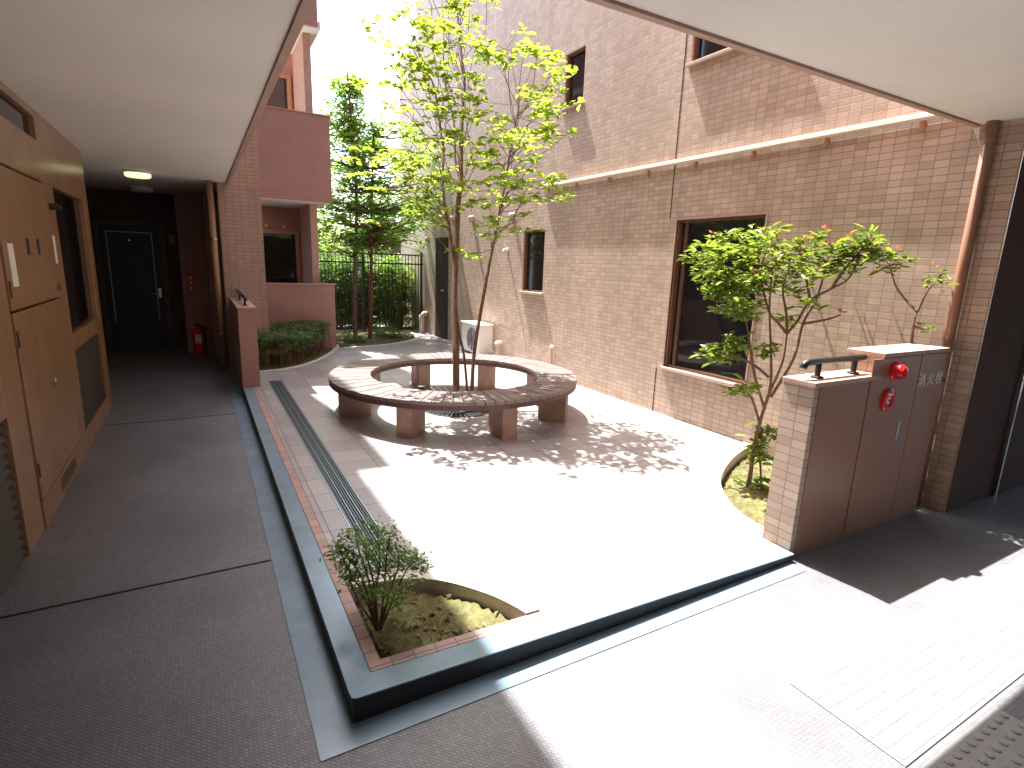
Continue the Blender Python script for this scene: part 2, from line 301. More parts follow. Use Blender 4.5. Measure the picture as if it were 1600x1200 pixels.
STEM_A=[(2.58,5.88,0.38),(2.73,6.27,1.26),(2.80,6.48,1.72),(2.84,6.76,2.30),(2.83,6.85,2.45),(2.87,7.04,2.85),(2.94,7.18,3.20),(2.96,7.36,3.54),(2.99,7.57,3.97),(2.98,7.69,4.19),(2.94,7.77,4.30),(2.85,7.98,4.58),(2.81,8.13,4.82)]
STEM_B=[(2.72,5.71,0.09),(2.83,5.91,0.70),(3.09,6.18,1.48),(3.27,6.35,1.98),(3.41,6.47,2.37),(3.55,6.61,2.77),(3.71,6.76,3.23),(3.83,6.88,3.58),(3.93,6.96,3.83),(4.00,7.08,4.12),(4.15,7.03,4.20)]
STEM_C=[(2.70,5.71,0.08),(2.73,5.97,0.69),(2.72,6.11,0.96),(2.76,6.33,1.41),(2.83,6.54,1.88)]
STEM_D=[(3.07,6.91,2.84),(3.06,7.07,3.12),(3.13,7.27,3.55),(3.14,7.43,3.86),(3.13,7.60,4.18),(3.13,7.75,4.46)]
SHRUB=[(3.99,3.68,1.93),(3.73,3.37,2.00),(3.83,3.35,1.87),(4.15,3.59,2.08),(3.99,3.37,1.96),(4.24,3.53,2.11),(3.96,3.21,1.99),(4.15,3.55,1.77),(3.90,3.20,1.80),(3.99,3.15,1.88),(3.90,3.38,1.63),(3.92,3.27,1.66),(4.13,3.31,1.72),(4.39,3.42,1.75),(4.34,3.40,2.09),(4.06,3.06,2.10),(4.27,3.14,2.03),(4.31,3.25,1.89),(4.35,3.17,1.84),(4.36,3.29,1.67),(4.16,3.21,1.56),(3.78,3.13,1.51),(3.96,3.13,1.46),(4.42,3.30,1.49),(4.27,3.09,1.68),(4.62,3.27,2.04),(4.81,3.29,1.96),(4.70,3.14,2.08),(4.77,3.11,1.99),(4.80,3.03,2.12),(4.65,2.91,1.96),(4.79,2.89,2.02),(4.80,2.83,1.94),(4.80,2.73,1.97),(4.81,2.70,2.06),(4.82,2.64,2.13),(4.78,2.58,2.04),(4.57,3.13,1.79),(4.57,3.02,1.85),(4.49,2.84,1.80),(4.69,3.13,1.65),(4.37,3.05,1.73),(4.78,2.86,1.83),(4.77,2.69,1.87),(4.80,2.52,1.96),(4.45,2.81,1.56),(4.61,3.33,2.16),(3.91,3.22,1.90),(4.46,3.44,1.98),(4.37,3.10,1.92),(4.63,3.10,1.93),(4.79,2.78,2.03),(4.80,2.94,1.90),(3.69,3.25,1.74),(3.90,3.31,1.60),(4.27,3.47,1.57),(3.96,3.13,1.64),(4.28,3.29,1.67),(4.19,3.13,1.75),(3.93,3.25,1.69),(3.91,3.00,1.47),(3.84,3.06,1.54),(4.18,3.60,1.85),(4.00,3.61,1.82),(4.00,3.28,1.10),(4.05,3.25,1.07),(3.95,3.35,1.10),(3.99,3.12,1.15),(4.29,2.88,0.41),(4.15,2.91,0.30),(4.13,2.87,-0.01),(4.10,3.28,1.16),(3.93,3.29,1.04),(4.16,3.27,1.21),(4.03,3.00,0.84),(4.06,3.12,0.77),(4.29,3.08,1.12),(4.38,3.06,1.15),(4.22,2.92,0.35),(4.31,2.95,0.43),(4.13,2.85,0.23),(4.23,2.89,-0.10),(4.16,2.76,-0.15),(4.13,2.84,-0.15),(4.56,3.06,1.40)]
SHRUB_RED=[(4.03,3.53,2.11),(4.72,2.96,2.17),(4.71,2.90,2.04),(4.20,3.18,1.79),(4.78,2.72,1.48),(4.76,3.23,2.01),(4.81,2.76,2.12),(4.66,3.03,2.11)]
SH_STEMS=[[(4.09,2.89,0.07),(4.15,2.93,0.35),(4.21,2.94,0.58),(4.30,2.95,0.80),(4.41,2.95,1.05),(4.46,2.98,1.29)],
 [(4.46,2.98,1.29),(4.40,3.04,1.38),(4.34,3.09,1.46),(4.31,3.16,1.65),(4.29,3.22,1.84)],
 [(4.46,2.98,1.29),(4.47,3.02,1.46),(4.46,3.08,1.68),(4.54,3.09,1.90)],
 [(4.46,2.98,1.29),(4.56,2.96,1.41),(4.66,2.94,1.58),(4.80,2.85,1.69),(4.80,2.72,1.78),(4.78,2.64,1.97)],
 [(4.66,2.94,1.58),(4.65,2.99,1.74),(4.63,3.04,1.90)],
 [(4.21,2.94,0.58),(4.30,2.96,0.85),(4.33,3.03,1.18),(4.34,3.10,1.51),(4.39,3.16,1.84)],
 [(4.24,2.94,0.63),(4.19,3.04,0.90),(4.17,3.11,1.15),(4.15,3.18,1.39),(4.10,3.28,1.66)],
 [(4.29,2.98,0.91),(4.20,3.06,1.00),(4.06,3.16,1.08),(3.95,3.23,1.11)],
 [(4.30,2.94,0.74),(4.50,2.91,1.08),(4.59,2.93,1.38),(4.71,2.92,1.58),(4.80,2.93,1.86)],
 [(4.19,2.94,0.52),(4.15,3.01,0.71),(4.11,3.06,0.79)],
 [(4.15,2.93,0.35),(4.17,2.87,0.19),(4.16,2.81,-0.08)],
 [(4.15,3.18,1.39),(4.06,3.32,1.72),(3.95,3.43,1.90)],
 [(4.80,2.85,1.69),(4.78,2.75,1.86),(4.79,2.61,2.07)],
 [(4.59,2.93,1.38),(4.77,2.84,1.42),(4.80,2.74,1.47)]]
SMALL=[(4.82,2.52,1.96),(4.82,2.44,2.00),(4.82,2.35,1.96),(4.85,2.39,1.88),(4.80,2.46,1.86),(4.74,2.55,1.92),(4.85,2.12,1.80),(4.84,2.08,1.83),(4.83,2.14,1.77),(4.83,2.03,1.77),(4.82,2.09,1.42),(4.85,2.31,1.92)]
SMALL_RED=[(4.82,2.38,1.87),(4.85,2.13,1.88),(4.85,2.40,2.02)]
SM_STEMS=[[(4.78,2.13,0.99),(4.76,2.14,1.34),(4.74,2.14,1.47),(4.76,2.14,1.55)],
 [(4.76,2.14,1.55),(4.78,2.26,1.65),(4.76,2.33,1.75),(4.74,2.38,1.89)],
 [(4.76,2.14,1.55),(4.77,2.12,1.66),(4.74,2.07,1.76)],
 [(4.74,2.13,1.44),(4.78,2.11,1.43),(4.76,2.07,1.42)]]
CORNER=[(0.46,2.34,0.53),(0.50,2.30,0.58),(0.59,2.51,0.49),(0.65,2.48,0.51),(0.70,2.43,0.51),(0.71,2.33,0.53),(0.45,2.37,0.46),(0.48,2.30,0.50),(0.54,2.32,0.51),(0.58,2.29,0.54),(0.68,2.43,0.44),(0.72,2.39,0.43),(0.50,2.46,0.35),(0.51,2.29,0.45),(0.57,2.29,0.47),(0.62,2.28,0.46),(0.71,2.40,0.37),(0.71,2.20,0.51),(0.58,2.41,0.32),(0.63,2.36,0.35),(0.67,2.30,0.36),(0.75,2.37,0.33),(0.74,2.20,0.46),(0.79,2.24,0.44),(0.79,2.14,0.46),(0.74,2.14,0.44),(0.50,2.25,0.40),(0.61,2.25,0.33),(0.65,2.17,0.34),(0.67,2.14,0.31),(0.67,2.38,0.14),(0.57,2.26,0.29),(0.57,2.43,0.23),(0.75,2.28,0.29),(0.52,2.43,0.32)]
CO_STEMS=[[(0.61,2.25,0.10),(0.58,2.31,0.26),(0.55,2.36,0.37),(0.49,2.41,0.45)],
 [(0.61,2.25,0.10),(0.61,2.30,0.29),(0.59,2.35,0.44),(0.59,2.37,0.52)],
 [(0.62,2.25,0.10),(0.65,2.28,0.29),(0.67,2.30,0.44),(0.69,2.31,0.53)],
 [(0.62,2.25,0.10),(0.69,2.25,0.26),(0.75,2.25,0.38),(0.80,2.23,0.43)],
 [(0.61,2.25,0.10),(0.54,2.33,0.23),(0.51,2.37,0.34)],
 [(0.60,2.26,0.10),(0.57,2.31,0.24),(0.50,2.39,0.40),(0.48,2.43,0.49)],
 [(0.61,2.25,0.10),(0.61,2.29,0.26),(0.64,2.31,0.41),(0.64,2.35,0.55)],
 [(0.62,2.25,0.10),(0.67,2.26,0.28),(0.72,2.27,0.41),(0.71,2.30,0.51)],
 [(0.61,2.25,0.10),(0.59,2.32,0.32),(0.56,2.37,0.46),(0.55,2.40,0.54)],
 [(0.61,2.25,0.10),(0.64,2.26,0.20),(0.69,2.24,0.25)]]
RARC_OUT=[(5.15,3.75,0.01),(4.56,3.50,0.02),(4.11,3.28,0.03),(3.70,3.01,0.04),(3.40,2.69,0.05),(3.26,2.43,0.05),(3.25,2.26,0.05),(3.24,2.10,0.05)]
BARC=[(0.60,2.57,0.12),(0.74,2.59,0.11),(0.87,2.56,0.11),(1.05,2.45,0.11),(1.19,2.27,0.10),(1.26,2.12,0.10),(1.29,2.03,0.10)]
HARC=[(0.60,8.66,0.12),(0.85,8.76,0.11),(1.09,8.87,0.11),(1.42,9.20,0.10),(1.78,9.78,0.09),(2.05,10.31,0.08),(2.25,10.84,0.08),(2.43,11.72,0.07)]
BACK=[(2.27,10.75,0.08),(2.75,10.95,0.06),(3.26,11.15,0.05),(3.79,11.48,0.04),(4.56,12.39,0.02)]
# ================================================================== SETTING
XW = 5.0
struct('ground', MB().box(-200, -200, -0.40, 200, 200, -0.16), M['asphalt'])
struct('corridor_floor', MB().prism([(-1.75, -5.2), (9, -5.2), (9, 1.92), (0.45, 1.92), (0.45, 12.3), (-1.75, 12.3)], -0.12, 0.0), M['floor'])
j = MB()
j.box(-0.99, 3.300, 0.0015, 0.25, 3.313, 0.004); j.box(-0.99, 6.865, 0.0015, 0.25, 6.875, 0.004)
struct('floor_joint', j, M['seam'])
# grey painted strip on the floor outside the kerb
g = MB().prism([(0.255, 1.755), (3.15, 1.755), (3.15, 1.869), (0.40, 1.869), (0.40, 9.4), (0.255, 9.4)], 0.001, 0.0045)
struct('painted_floor_strip', g, M['kerb_top'])
# kerb: dark faces, grey painted top
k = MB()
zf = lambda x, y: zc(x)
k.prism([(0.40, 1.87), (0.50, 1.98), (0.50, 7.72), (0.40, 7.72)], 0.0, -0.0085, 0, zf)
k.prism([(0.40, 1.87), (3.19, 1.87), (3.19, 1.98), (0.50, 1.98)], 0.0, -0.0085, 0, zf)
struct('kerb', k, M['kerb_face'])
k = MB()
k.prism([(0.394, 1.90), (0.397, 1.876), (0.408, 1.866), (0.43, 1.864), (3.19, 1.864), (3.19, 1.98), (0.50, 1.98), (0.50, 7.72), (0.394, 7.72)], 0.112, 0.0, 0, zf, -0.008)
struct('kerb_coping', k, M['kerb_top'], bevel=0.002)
bd = MB()
bd.prism([(0.501, 1.981), (0.557, 2.037), (0.557, 7.72), (0.501, 7.72)], 0.0, 0.001, 0, zf)
bd.prism([(0.502, 1.981), (3.19, 1.981), (3.19, 2.037), (0.558, 2.037)], 0.0, 0.001, 0, zf)
struct('paving_border', bd, M['border'])

def smooth_curve(pts, n=6):
    pts = [Vector(p) for p in pts]; out = []
    for i in range(len(pts) - 1):
        a, b, c, d = pts[max(i - 1, 0)], pts[i], pts[i + 1], pts[min(i + 2, len(pts) - 1)]
        for q in range(n):
            t = q / n
            out.append(0.5 * ((2 * b) + (c - a) * t + (2 * a - 5 * b + 4 * c - d) * t * t + (3 * b - a - 3 * c + d) * t ** 3))
    out.append(pts[-1]); return out
def offset(curve, d):
    r = []
    for i, p in enumerate(curve):
        t = (curve[min(i + 1, len(curve) - 1)] - curve[max(i - 1, 0)]); t.z = 0; t.normalize()
        r.append(p + Vector((-t.y, t.x, 0)) * d)
    return r
bed_in = smooth_curve([(0.56, 2.60, 0), (0.74, 2.60, 0), (0.90, 2.555, 0), (1.05, 2.45, 0), (1.19, 2.27, 0), (1.26, 2.13, 0), (1.29, 2.04, 0)])
bed_out = offset(bed_in, 0.085); bed_out[0].x = 0.56; bed_out[-1].y = 2.04
pl_out = smooth_curve([(3.22, 2.04, 0), (3.235, 2.25, 0), (3.28, 2.45, 0), (3.42, 2.70, 0), (3.70, 3.01, 0), (4.11, 3.28, 0), (4.56, 3.50, 0), (4.998, 3.66, 0)])
pl_in = offset(pl_out, -0.10); pl_in[0].y = 2.10; pl_in[-1].x = 4.998
hd_out = smooth_curve([(0.605, 8.66, 0), (0.85, 8.75, 0), (1.09, 8.87, 0), (1.45, 9.22, 0), (1.80, 9.78, 0), (2.05, 10.31, 0), (2.25, 10.84, 0), (2.40, 11.4, 0)])
hd_in = offset(hd_out, 0.07)
hd_in[0].x = 0.605
loop = [(1.38, 2.04)] + [(p.x, p.y) for p in pl_out] + [(4.998, 15.2), (2.4, 15.2)] + [(p.x, p.y) for p in hd_out[::-1]] + [(0.605, 7.73), (0.56, 7.73)] + [(p.x, p.y) for p in bed_out]
GC = (2.62, 5.93)
drain = [(0.72, 2.72), (0.90, 2.72), (0.90, 8.05), (0.72, 8.05)]
hole = [(GC[0] + 0.43 * math.cos(2 * math.pi * i / 40), GC[1] + 0.43 * math.sin(2 * math.pi * i / 40)) for i in range(40)]
polys = [loop, drain, hole]
flat = [p for q in polys for p in q]
tri = tessellate_polygon([[Vector((x, y, 0)) for x, y in q] for q in polys])
pv = MB(); vv = [(x, y, zc(x)) for x, y in flat]; fs = []
for t in tri:
    a, b, c = [Vector(vv[i]) for i in t]
    fs.append(t if (b - a).cross(c - a).z > 0 else (t[0], t[2], t[1]))
pv.add(vv, fs)
o = 0
for q in polys:                                              # skirts down into the drain, the grate and the beds
    n = len(q); vs = [(x, y, zc(x)) for x, y in q] + [(x, y, -0.13) for x, y in q]
    pv.add(vs, [(i, (i + 1) % n, (i + 1) % n + n, i + n) for i in range(n)])
struct('courtyard_paving', pv, M['paving'])
def rim(name, a, b, h=0.012):
    m = MB(); n = len(a)
    for i in range(n - 1):
        q = [a[i], a[i + 1], b[i + 1], b[i]]
        v = [(p.x, p.y, zc(p.x) + h) for p in q] + [(p.x, p.y, -0.13) for p in q]
        m.add(v, [(0, 1, 2, 3), (0, 4, 5, 1), (2, 6, 7, 3), (1, 5, 6, 2), (3, 7, 4, 0)])
    return struct(name, m, M['stone'])
rim('planter_rim', bed_in, bed_out); rim('planter_rim', pl_in, pl_out); rim('planter_rim', hd_in, hd_out)
back = smooth_curve([(2.36, 10.80, 0), (2.75, 10.95, 0), (3.26, 11.15, 0), (3.79, 11.48, 0), (4.30, 12.0, 0), (4.55, 12.7, 0), (4.6, 13.3, 0)])
rim('planter_rim', back, offset(back, 0.09), 0.02)
def soil(name, poly, dz, nz=0.012):
    m = MB(); xs = [p[0] for p in poly]; ys = [p[1] for p in poly]
    V = [Vector((x, y, 0)) for x, y in poly]
    def inside(x, y):
        c = False; n = len(poly)
        for i in range(n):
            x1, y1 = poly[i]; x2, y2 = poly[i - 1]
            if (y1 > y) != (y2 > y) and x < (x2 - x1) * (y - y1) / (y2 - y1) + x1: c = not c
        return c
    tri = tessellate_polygon([V]); m.add([(x, y, zc(x) + dz - 0.01) for x, y in poly], tri)
    st = 0.035 if (max(xs) - min(xs)) < 1.9 else 0.08
    nx, ny = int((max(xs) - min(xs)) / st), int((max(ys) - min(ys)) / st)
    H = {}
    for i in range(nx + 1):
        for jj in range(ny + 1): H[i, jj] = random.uniform(0, nz)
    for i in range(nx):
        for jj in range(ny):
            q = [(i, jj), (i + 1, jj), (i + 1, jj + 1), (i, jj + 1)]
            P = [(min(xs) + a * st, min(ys) + b * st) for a, b in q]
            if all(inside(*p) for p in P): m.add([(p[0], p[1], zc(p[0]) + dz + H[c]) for p, c in zip(P, q)], [(0, 1, 2, 3)])
    return struct(name, m, M['soil'])
bed_poly = [(0.558, 2.038)] + [(p.x, p.y) for p in bed_in[::-1]]
soil('planting_soil', bed_poly, -0.065)
pl_poly = [(3.26, 2.12)] + [(p.x, p.y) for p in pl_in[1:]] + [(4.998, 2.12)]
soil('planting_soil', pl_poly, -0.085, 0.015)
hd_poly = [(0.605, 8.75)] + [(p.x, p.y) for p in hd_in[1:]] + [(2.3, 12.0), (0.605, 12.0)]
soil('planting_soil', hd_poly, -0.01)
bk_poly = [(p.x, p.y) for p in offset(back, 0.09)] + [(2.45, 13.3)]
soil('planting_soil', bk_poly, 0.012)
soil('planting_soil', [(GC[0] + 0.22 * math.cos(i * 0.3142), GC[1] + 0.22 * math.sin(i * 0.3142)) for i in range(20)], -0.02, 0.008)
# garden ground beyond the fence
struct('garden_ground', MB().box(-6, 13.9, -0.05, 4.99, 30, 0.02).box(5.01, 15.6, -0.05, 30, 30, 0.015), M['soil'])

# drain channel
dr = thing('drain_channel', 'long steel slot drain set in the courtyard tiles beside the kerb', 'drain', (0.81, 5.4, 0.1))
b = MB()
for x in (0.722, 0.886): b.prism([(x, 2.722), (x + 0.012, 2.722), (x + 0.012, 8.048), (x, 8.048)], 0.03, 0.003, 0, zf)
b.build('frame', M['drain_edge'], dr)
b = MB()
for i in range(8):
    x = 0.739 + i * 0.0188; b.prism([(x, 2.73), (x + 0.0105, 2.73), (x + 0.0105, 8.04), (x, 8.04)], 0.07, -0.003, 0, zf)
y = 2.75
while y < 8.03: b.box(0.736, y, 0.06, 0.884, y + 0.006, 0.100); y += 0.1
b.build('grating', M['drain'], dr)
MB().box(0.735, 2.723, 0.02, 0.886, 8.047, 0.035).build('channel_floor', M['seam'], dr)
b = MB()
for i in (2, 5): b.prism([(0.739 + i * 0.0188 + 0.002, 2.73), (0.739 + i * 0.0188 + 0.0085, 2.73), (0.739 + i * 0.0188 + 0.0085, 8.04), (0.739 + i * 0.0188 + 0.002, 8.04)], 0.08, 0.0, 0, zf)
b.build('bright_bar', M['drain_edge'], dr)

# tactile mats at the lower right
tm = thing('ridged_mat', 'pale ridged floor mat with raised ribs in the sun at the lower right', 'mat', (3.2, 0.95, 0))
b = MB().box(2.18, 0.73, 0.001, 5.6, 1.20, 0.006)
for i in range(8): yy = 0.745 + i * 0.0565; b.add([(2.2, yy, 0.0065), (5.58, yy, 0.0065), (5.58, yy + 0.004, 0.010), (2.2, yy + 0.004, 0.010), (5.58, yy + 0.03, 0.010), (2.2, yy + 0.03, 0.010), (5.58, yy + 0.034, 0.0065), (2.2, yy + 0.034, 0.0065)], [(0, 1, 2, 3), (3, 2, 4, 5), (5, 4, 6, 7)])
b.build('ribbed_surface', M['tact'], tm)
dm = thing('dotted_mat', 'grey studded floor mat in the shade at the lower right corner', 'mat', (2.5, 0.4, 0))
b = MB().box(2.0, -0.1, 0.001, 2.86, 0.70, 0.006)
for i in range(14):
    for q in range(13): b.lathe((2.05 + i * 0.06, -0.06 + q * 0.06, 0.005), [(0.018, 0), (0.015, 0.006), (0.008, 0.008)], 8)
b.build('studded_surface', M['tact'], dm)

# ================================================================== LEFT APARTMENT BUILDING
ap = thing('apartment_building', 'brown apartment building with covered corridor and stacked balconies on the left', 'building', (0, 0, 0))
b = MB(); b.box(-8, -5.2, 2.83, 0.452, 12.5, 3.06)
b.build('corridor_ceiling', M['ceil'], ap)
b = MB(); b.box(0.4523, -5.2, 2.90, 5.0, 2.07, 3.06); b.box(5.0, -5.2, 2.90, 12, 1.785, 3.06)
b.build('entrance_ceiling', M['ceil'], ap)
b = MB(); b.box(0.453, 2.11, 2.815, 0.495, 9.49, 3.9); b.box(0.495, 2.0702, 2.885, 4.995, 2.11, 3.9)
b.build('fascia', M['fascia'], ap)
b = MB(); b.box(-8, 2.0, 3.062, 0.45, 9.3, 9.4); b.box(-8, -5.2, 3.062, 4.99, 2.0, 9.4); b.box(5.0, -5.2, 3.062, 12, 1.75, 7.9)  # unseen blocks, heights chosen by where their shadow edge falls
b.build('upper_storeys', M['spray'], ap)
b = MB(); b.box(0.335, 9.5, 0, 0.915, 10.95, 5.0); b.box(0.336, 9.501, 5.001, 0.65, 10.94, 10.8)  # narrow upper box is out of view, shaped for the shadow it casts
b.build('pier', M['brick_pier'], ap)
b = MB()
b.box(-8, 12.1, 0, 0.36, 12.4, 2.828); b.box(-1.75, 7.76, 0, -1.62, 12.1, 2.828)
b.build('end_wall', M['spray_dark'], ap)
b = MB(); b.box(-0.27, 11.62, 0, 0.33, 12.098, 2.829); b.box(0.16, 10.96, 0, 0.40, 11.62, 2.829)
b.build('corridor_wall', M['spray'], ap)
# balconies
def balcony_wall(x1, z0, z1, y=11.0):
    MB().prism([(0.916, y), (x1, y), (x1, 12.6), (x1 - 0.13, 12.6), (x1 - 0.13, y + 0.13), (0.916, y + 0.13)], z0, z1).build('balcony_parapet', M['spray'], ap, bevel=0.006)
balcony_wall(2.27, 0.02, 1.29); balcony_wall(2.28, 2.80, 4.29); balcony_wall(2.14, 5.72, 7.2); balcony_wall(1.95, 8.63, 9.4)  # upper parapets pulled in to shift their shadow, the top one unseen
for z in (2.79, 5.705): MB().box(0.917, 11.02, z - 0.006, 2.25 if z < 4 else 2.19, 12.6, z + 0.11).build('balcony_soffit', M['white_soffit'], ap)
for z0, z1 in ((1.29, 2.783), (4.29, 5.69), (7.2, 8.6)):
    MB().box(1.93, 11.32, z0, 2.06, 12.6, z1).build('wing_wall', M['fascia'], ap)
b = MB(); b.box(0.40, 12.6, 0, 2.26, 12.9, 10.4)
b.build('rear_wall', M['spray'], ap)
for z in (1.292, 4.292): MB().box(0.916, 10.985, z, 2.30, 11.145, z + 0.022).build('parapet_coping', M['fascia'], ap)
def win_y(x0, x1, z0, z1, y, light=True):
    f = MB(); t = 0.075
    f.box(x0, y - 0.05, z0, x1, y, z0 + t); f.box(x0, y - 0.05, z1 - t, x1, y, z1); f.box(x0, y - 0.05, z0 + t, x0 + t, y, z1 - t); f.box(x1 - t, y - 0.05, z0 + t, x1, y, z1 - t)
    w = f.build('window', M['frame_lt'], ap)
    MB().box(x0 + t, y - 0.02, z0 + t, x1 - t, y - 0.005, z1 - t).build('pane', M['glass'], w)
win_y(0.95, 1.90, 1.0, 2.33, 12.6); win_y(0.95, 1.88, 4.2, 5.3, 12.6)
for x in (1.28, 1.62): MB().lathe((x, 12.55, 2.40), [(0.025, 0), (0.025, 0.05)], 10, 'y').build('vent_hood', M['white'], ap)

# lobby walls behind the camera (out of the photograph, they close the space)
lb = thing('lobby_wall', 'plain beige lobby wall behind the viewpoint', 'wall', (0, -5, 0))
MB().box(-1.5, -5.4, 0, 12, -5.21, 2.83).build('wall', M['wallbeige'], lb)

# corridor side wall with meter cupboards
cw = thing('cupboard_wall', 'orange brown wall of steel panels, dark vents and glass along the corridor', 'wall', (-1, 4.5, 0))
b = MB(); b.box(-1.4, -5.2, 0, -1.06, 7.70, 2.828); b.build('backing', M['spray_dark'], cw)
b = MB()
X0, X1 = -1.058, -1.0
b.box(X0, -5.2, 2.30, X1, 5.70, 2.60); b.box(X0, -5.2, 2.77, X1, 5.70, 2.827); b.box(X0, 5.70, 2.30, X1, 7.75, 2.827)
b.box(X0, 3.97, 0.0, X1, 4.33, 2.30); b.box(X0, 5.72, 0.0, X1, 6.04, 2.30); b.box(X0, 7.48, 0, X1, 7.75, 2.30)
b.box(X0, -5.2, 0.86, X1, 3.97, 2.298); b.box(X0, 6.04, 0.92, X1, 7.48, 1.07); b.box(X0, 6.04, 0.0, X1, 7.48, 0.18)
b.box(-1.4, 7.75, 0, -1.03, 7.80, 2.827)
b.build('panel_frame', M['panel'], cw, bevel=0.004)
MB().box(-1.05, -5.2, 2.60, -1.035, 5.70, 2.77).build('transom', M['glass'], cw)
MB().box(-1.05, 6.04, 1.07, -1.04, 7.48, 2.30).build('dark_glass', M['glass'], cw)
b = MB()
def louvre(y0, y1, z0, z1, n):
    for i in range(n):
        z = z0 + (z1 - z0) * i / n; h = (z1 - z0) / n
        b.add([(-1.05, y0, z + h * 0.9), (-1.05, y1, z + h * 0.9), (-1.012, y1, z + 0.1 * h), (-1.012, y0, z + 0.1 * h), (-1.05, y0, z + h * 0.75), (-1.05, y1, z + h * 0.75), (-1.017, y1, z), (-1.017, y0, z)],
              [(0, 1, 2, 3), (7, 6, 5, 4), (3, 2, 6, 7), (0, 3, 7, 4), (1, 5, 6, 2)])
louvre(-5.2, 3.97, 0.04, 0.86, 13); b.build('louvre', M['panel_dk'], cw)
b = MB(); louvre(6.04, 7.48, 0.18, 0.92, 12); b.build('louvre', M['panel_dk'], cw)
mc = thing('meter_cupboard', 'orange brown steel meter cupboard with two doors beside the dark corridor glass', 'cupboard', (-1, 5.0, 0))
MB().box(-1.055, 4.335, 0.0, -1.03, 5.715, 2.295).build('carcass', M['seam'], mc)
d1 = MB().box(-1.028, 4.35, 1.42, -0.990, 5.70, 2.28).build('upper_door', M['panel'], mc, bevel=0.004)
d2 = MB().box(-1.028, 4.35, 0.20, -0.990, 5.70, 1.405).build('lower_door', M['panel'], mc, bevel=0.004)
b = MB(); b.box(-1.028, 4.35, 0.0, -0.995, 5.70, 0.185); b.build('kickplate', M['panel'], mc)
b = MB()
for i in range(5): b.box(-0.9955, 4.9, 0.05 + i * 0.02, -0.9935, 5.45, 0.06 + i * 0.02)
b.build('vent_slot', M['seam'], mc)
for yy in (4.89, 5.18): MB().box(-0.9905, yy, 1.75, -0.9875, yy + 0.065, 1.86).build('meter_window', M['seam'], d1)
b = MB(); b.lathe((-0.99, 5.10, 0.84), [(0.022, 0), (0.022, 0.008), (0.015, 0.014)], 14, 'x'); b.box(-0.99, 5.02, 0.80, -0.98, 5.06, 0.85); b.build('lock', M['chrome'], d2)
for zz, dd_ in ((0.35, d2), (1.2, d2), (1.5, d1), (2.1, d1)): MB().box(-0.9905, 4.352, zz, -0.983, 4.372, zz + 0.1).build('hinge', M['frame'], dd_)
MB().box(-0.9905, 5.60, 1.47, -0.972, 5.66, 1.53).build('latch', M['chrome'], d1)
def notice(y0, y1, z0, z1, x, lab):
    t = MB().box(x, y0, z0, x + 0.002, y1, z1).build('paper_notice', M['paper']); tag(t, lab, 'notice', 'paper notices on the cupboards'); return t
notice(4.44, 4.56, 1.56, 1.82, -0.9895, 'larger white paper notice on the upper cupboard door, nearer to the vents')
notice(5.76, 5.84, 1.68, 1.90, -0.999, 'smaller white paper notice on the frame post beside the dark glass')
hk = MB().box(-1.0, 5.80, 2.10, -0.955, 5.86, 2.15).tube([(-0.955, 5.83, 2.125), (-0.93, 5.83, 2.12)], 0.02, 10).build('wall_sensor', M['panel_dk'])
tag(hk, 'small dark sensor box fixed high on the frame post by the dark glass', 'sensor')

# entrance door at the corridor end
ed = thing('entrance_door', 'black apartment door with a thin bright inlay line at the corridor end', 'door', (-1, 12.1, 0))
f = MB(); f.box(-1.54, 12.03, 0, -1.45, 12.098, 2.33); f.box(-0.57, 12.03, 0, -0.48, 12.098, 2.33); f.box(-1.45, 12.03, 2.25, -0.57, 12.098, 2.33)
f.build('door_frame', M['panel_dk'], ed)
dl = MB().box(-1.448, 12.05, 0.01, -0.572, 12.09, 2.248).build('door_leaf', M['black_door'], ed)
b = MB(); x0, x1, z0, z1 = -1.36, -0.68, 0.55, 2.13
b.box(x0, 12.046, z0, x0 + 0.014, 12.0497, z1); b.box(x1 - 0.014, 12.046, z0, x1, 12.0497, z1); b.box(x0 + 0.014, 12.046, z1 - 0.014, x1 - 0.014, 12.0497, z1)
b.build('inlay_line', M['line'], dl)
b = MB(); b.tube([(-0.64, 12.05, 1.05), (-0.64, 11.99, 1.05), (-0.75, 11.985, 1.05)], 0.012, 8); b.box(-0.665, 12.044, 0.98, -0.615, 12.0498, 1.15); b.build('handle', M['chrome'], dl)
b = MB(); b.lathe((-1.02, 12.0499, 1.98), [(0.016, 0), (0.014, -0.006)], 12, 'y'); b.build('peephole', M['chrome'], dl)
ic = MB().box(-0.42, 12.06, 1.95, -0.33, 12.0985, 2.12).build('intercom', M['steel_brown']); tag(ic, 'small pinkish brown intercom plate on the dark wall beside the black door', 'intercom')
al = thing('fire_call_box', 'narrow red fire call box on the brown corridor wall above the extinguisher', 'alarm', (-0.13, 11.61, 1.25))
MB().box(-0.17, 11.585, 1.12, -0.09, 11.619, 1.42).build('box', M['red'], al, bevel=0.006)
for zz in (1.18, 1.27, 1.36): MB().lathe((-0.13, 11.586, zz), [(0.026, 0), (0.022, -0.012)], 14, 'y').build('button', M['white'], al)
ex = thing('fire_extinguisher', 'red fire extinguisher standing on the corridor floor by the brown wall', 'extinguisher', (-0.09, 11.48, 0))
MB().lathe((-0.09, 11.48, 0.0), [(0.085, 0), (0.088, 0.02), (0.088, 0.40), (0.07, 0.455), (0.03, 0.48), (0.028, 0.51)], 20).build('cylinder', M['red'], ex, smooth=False)
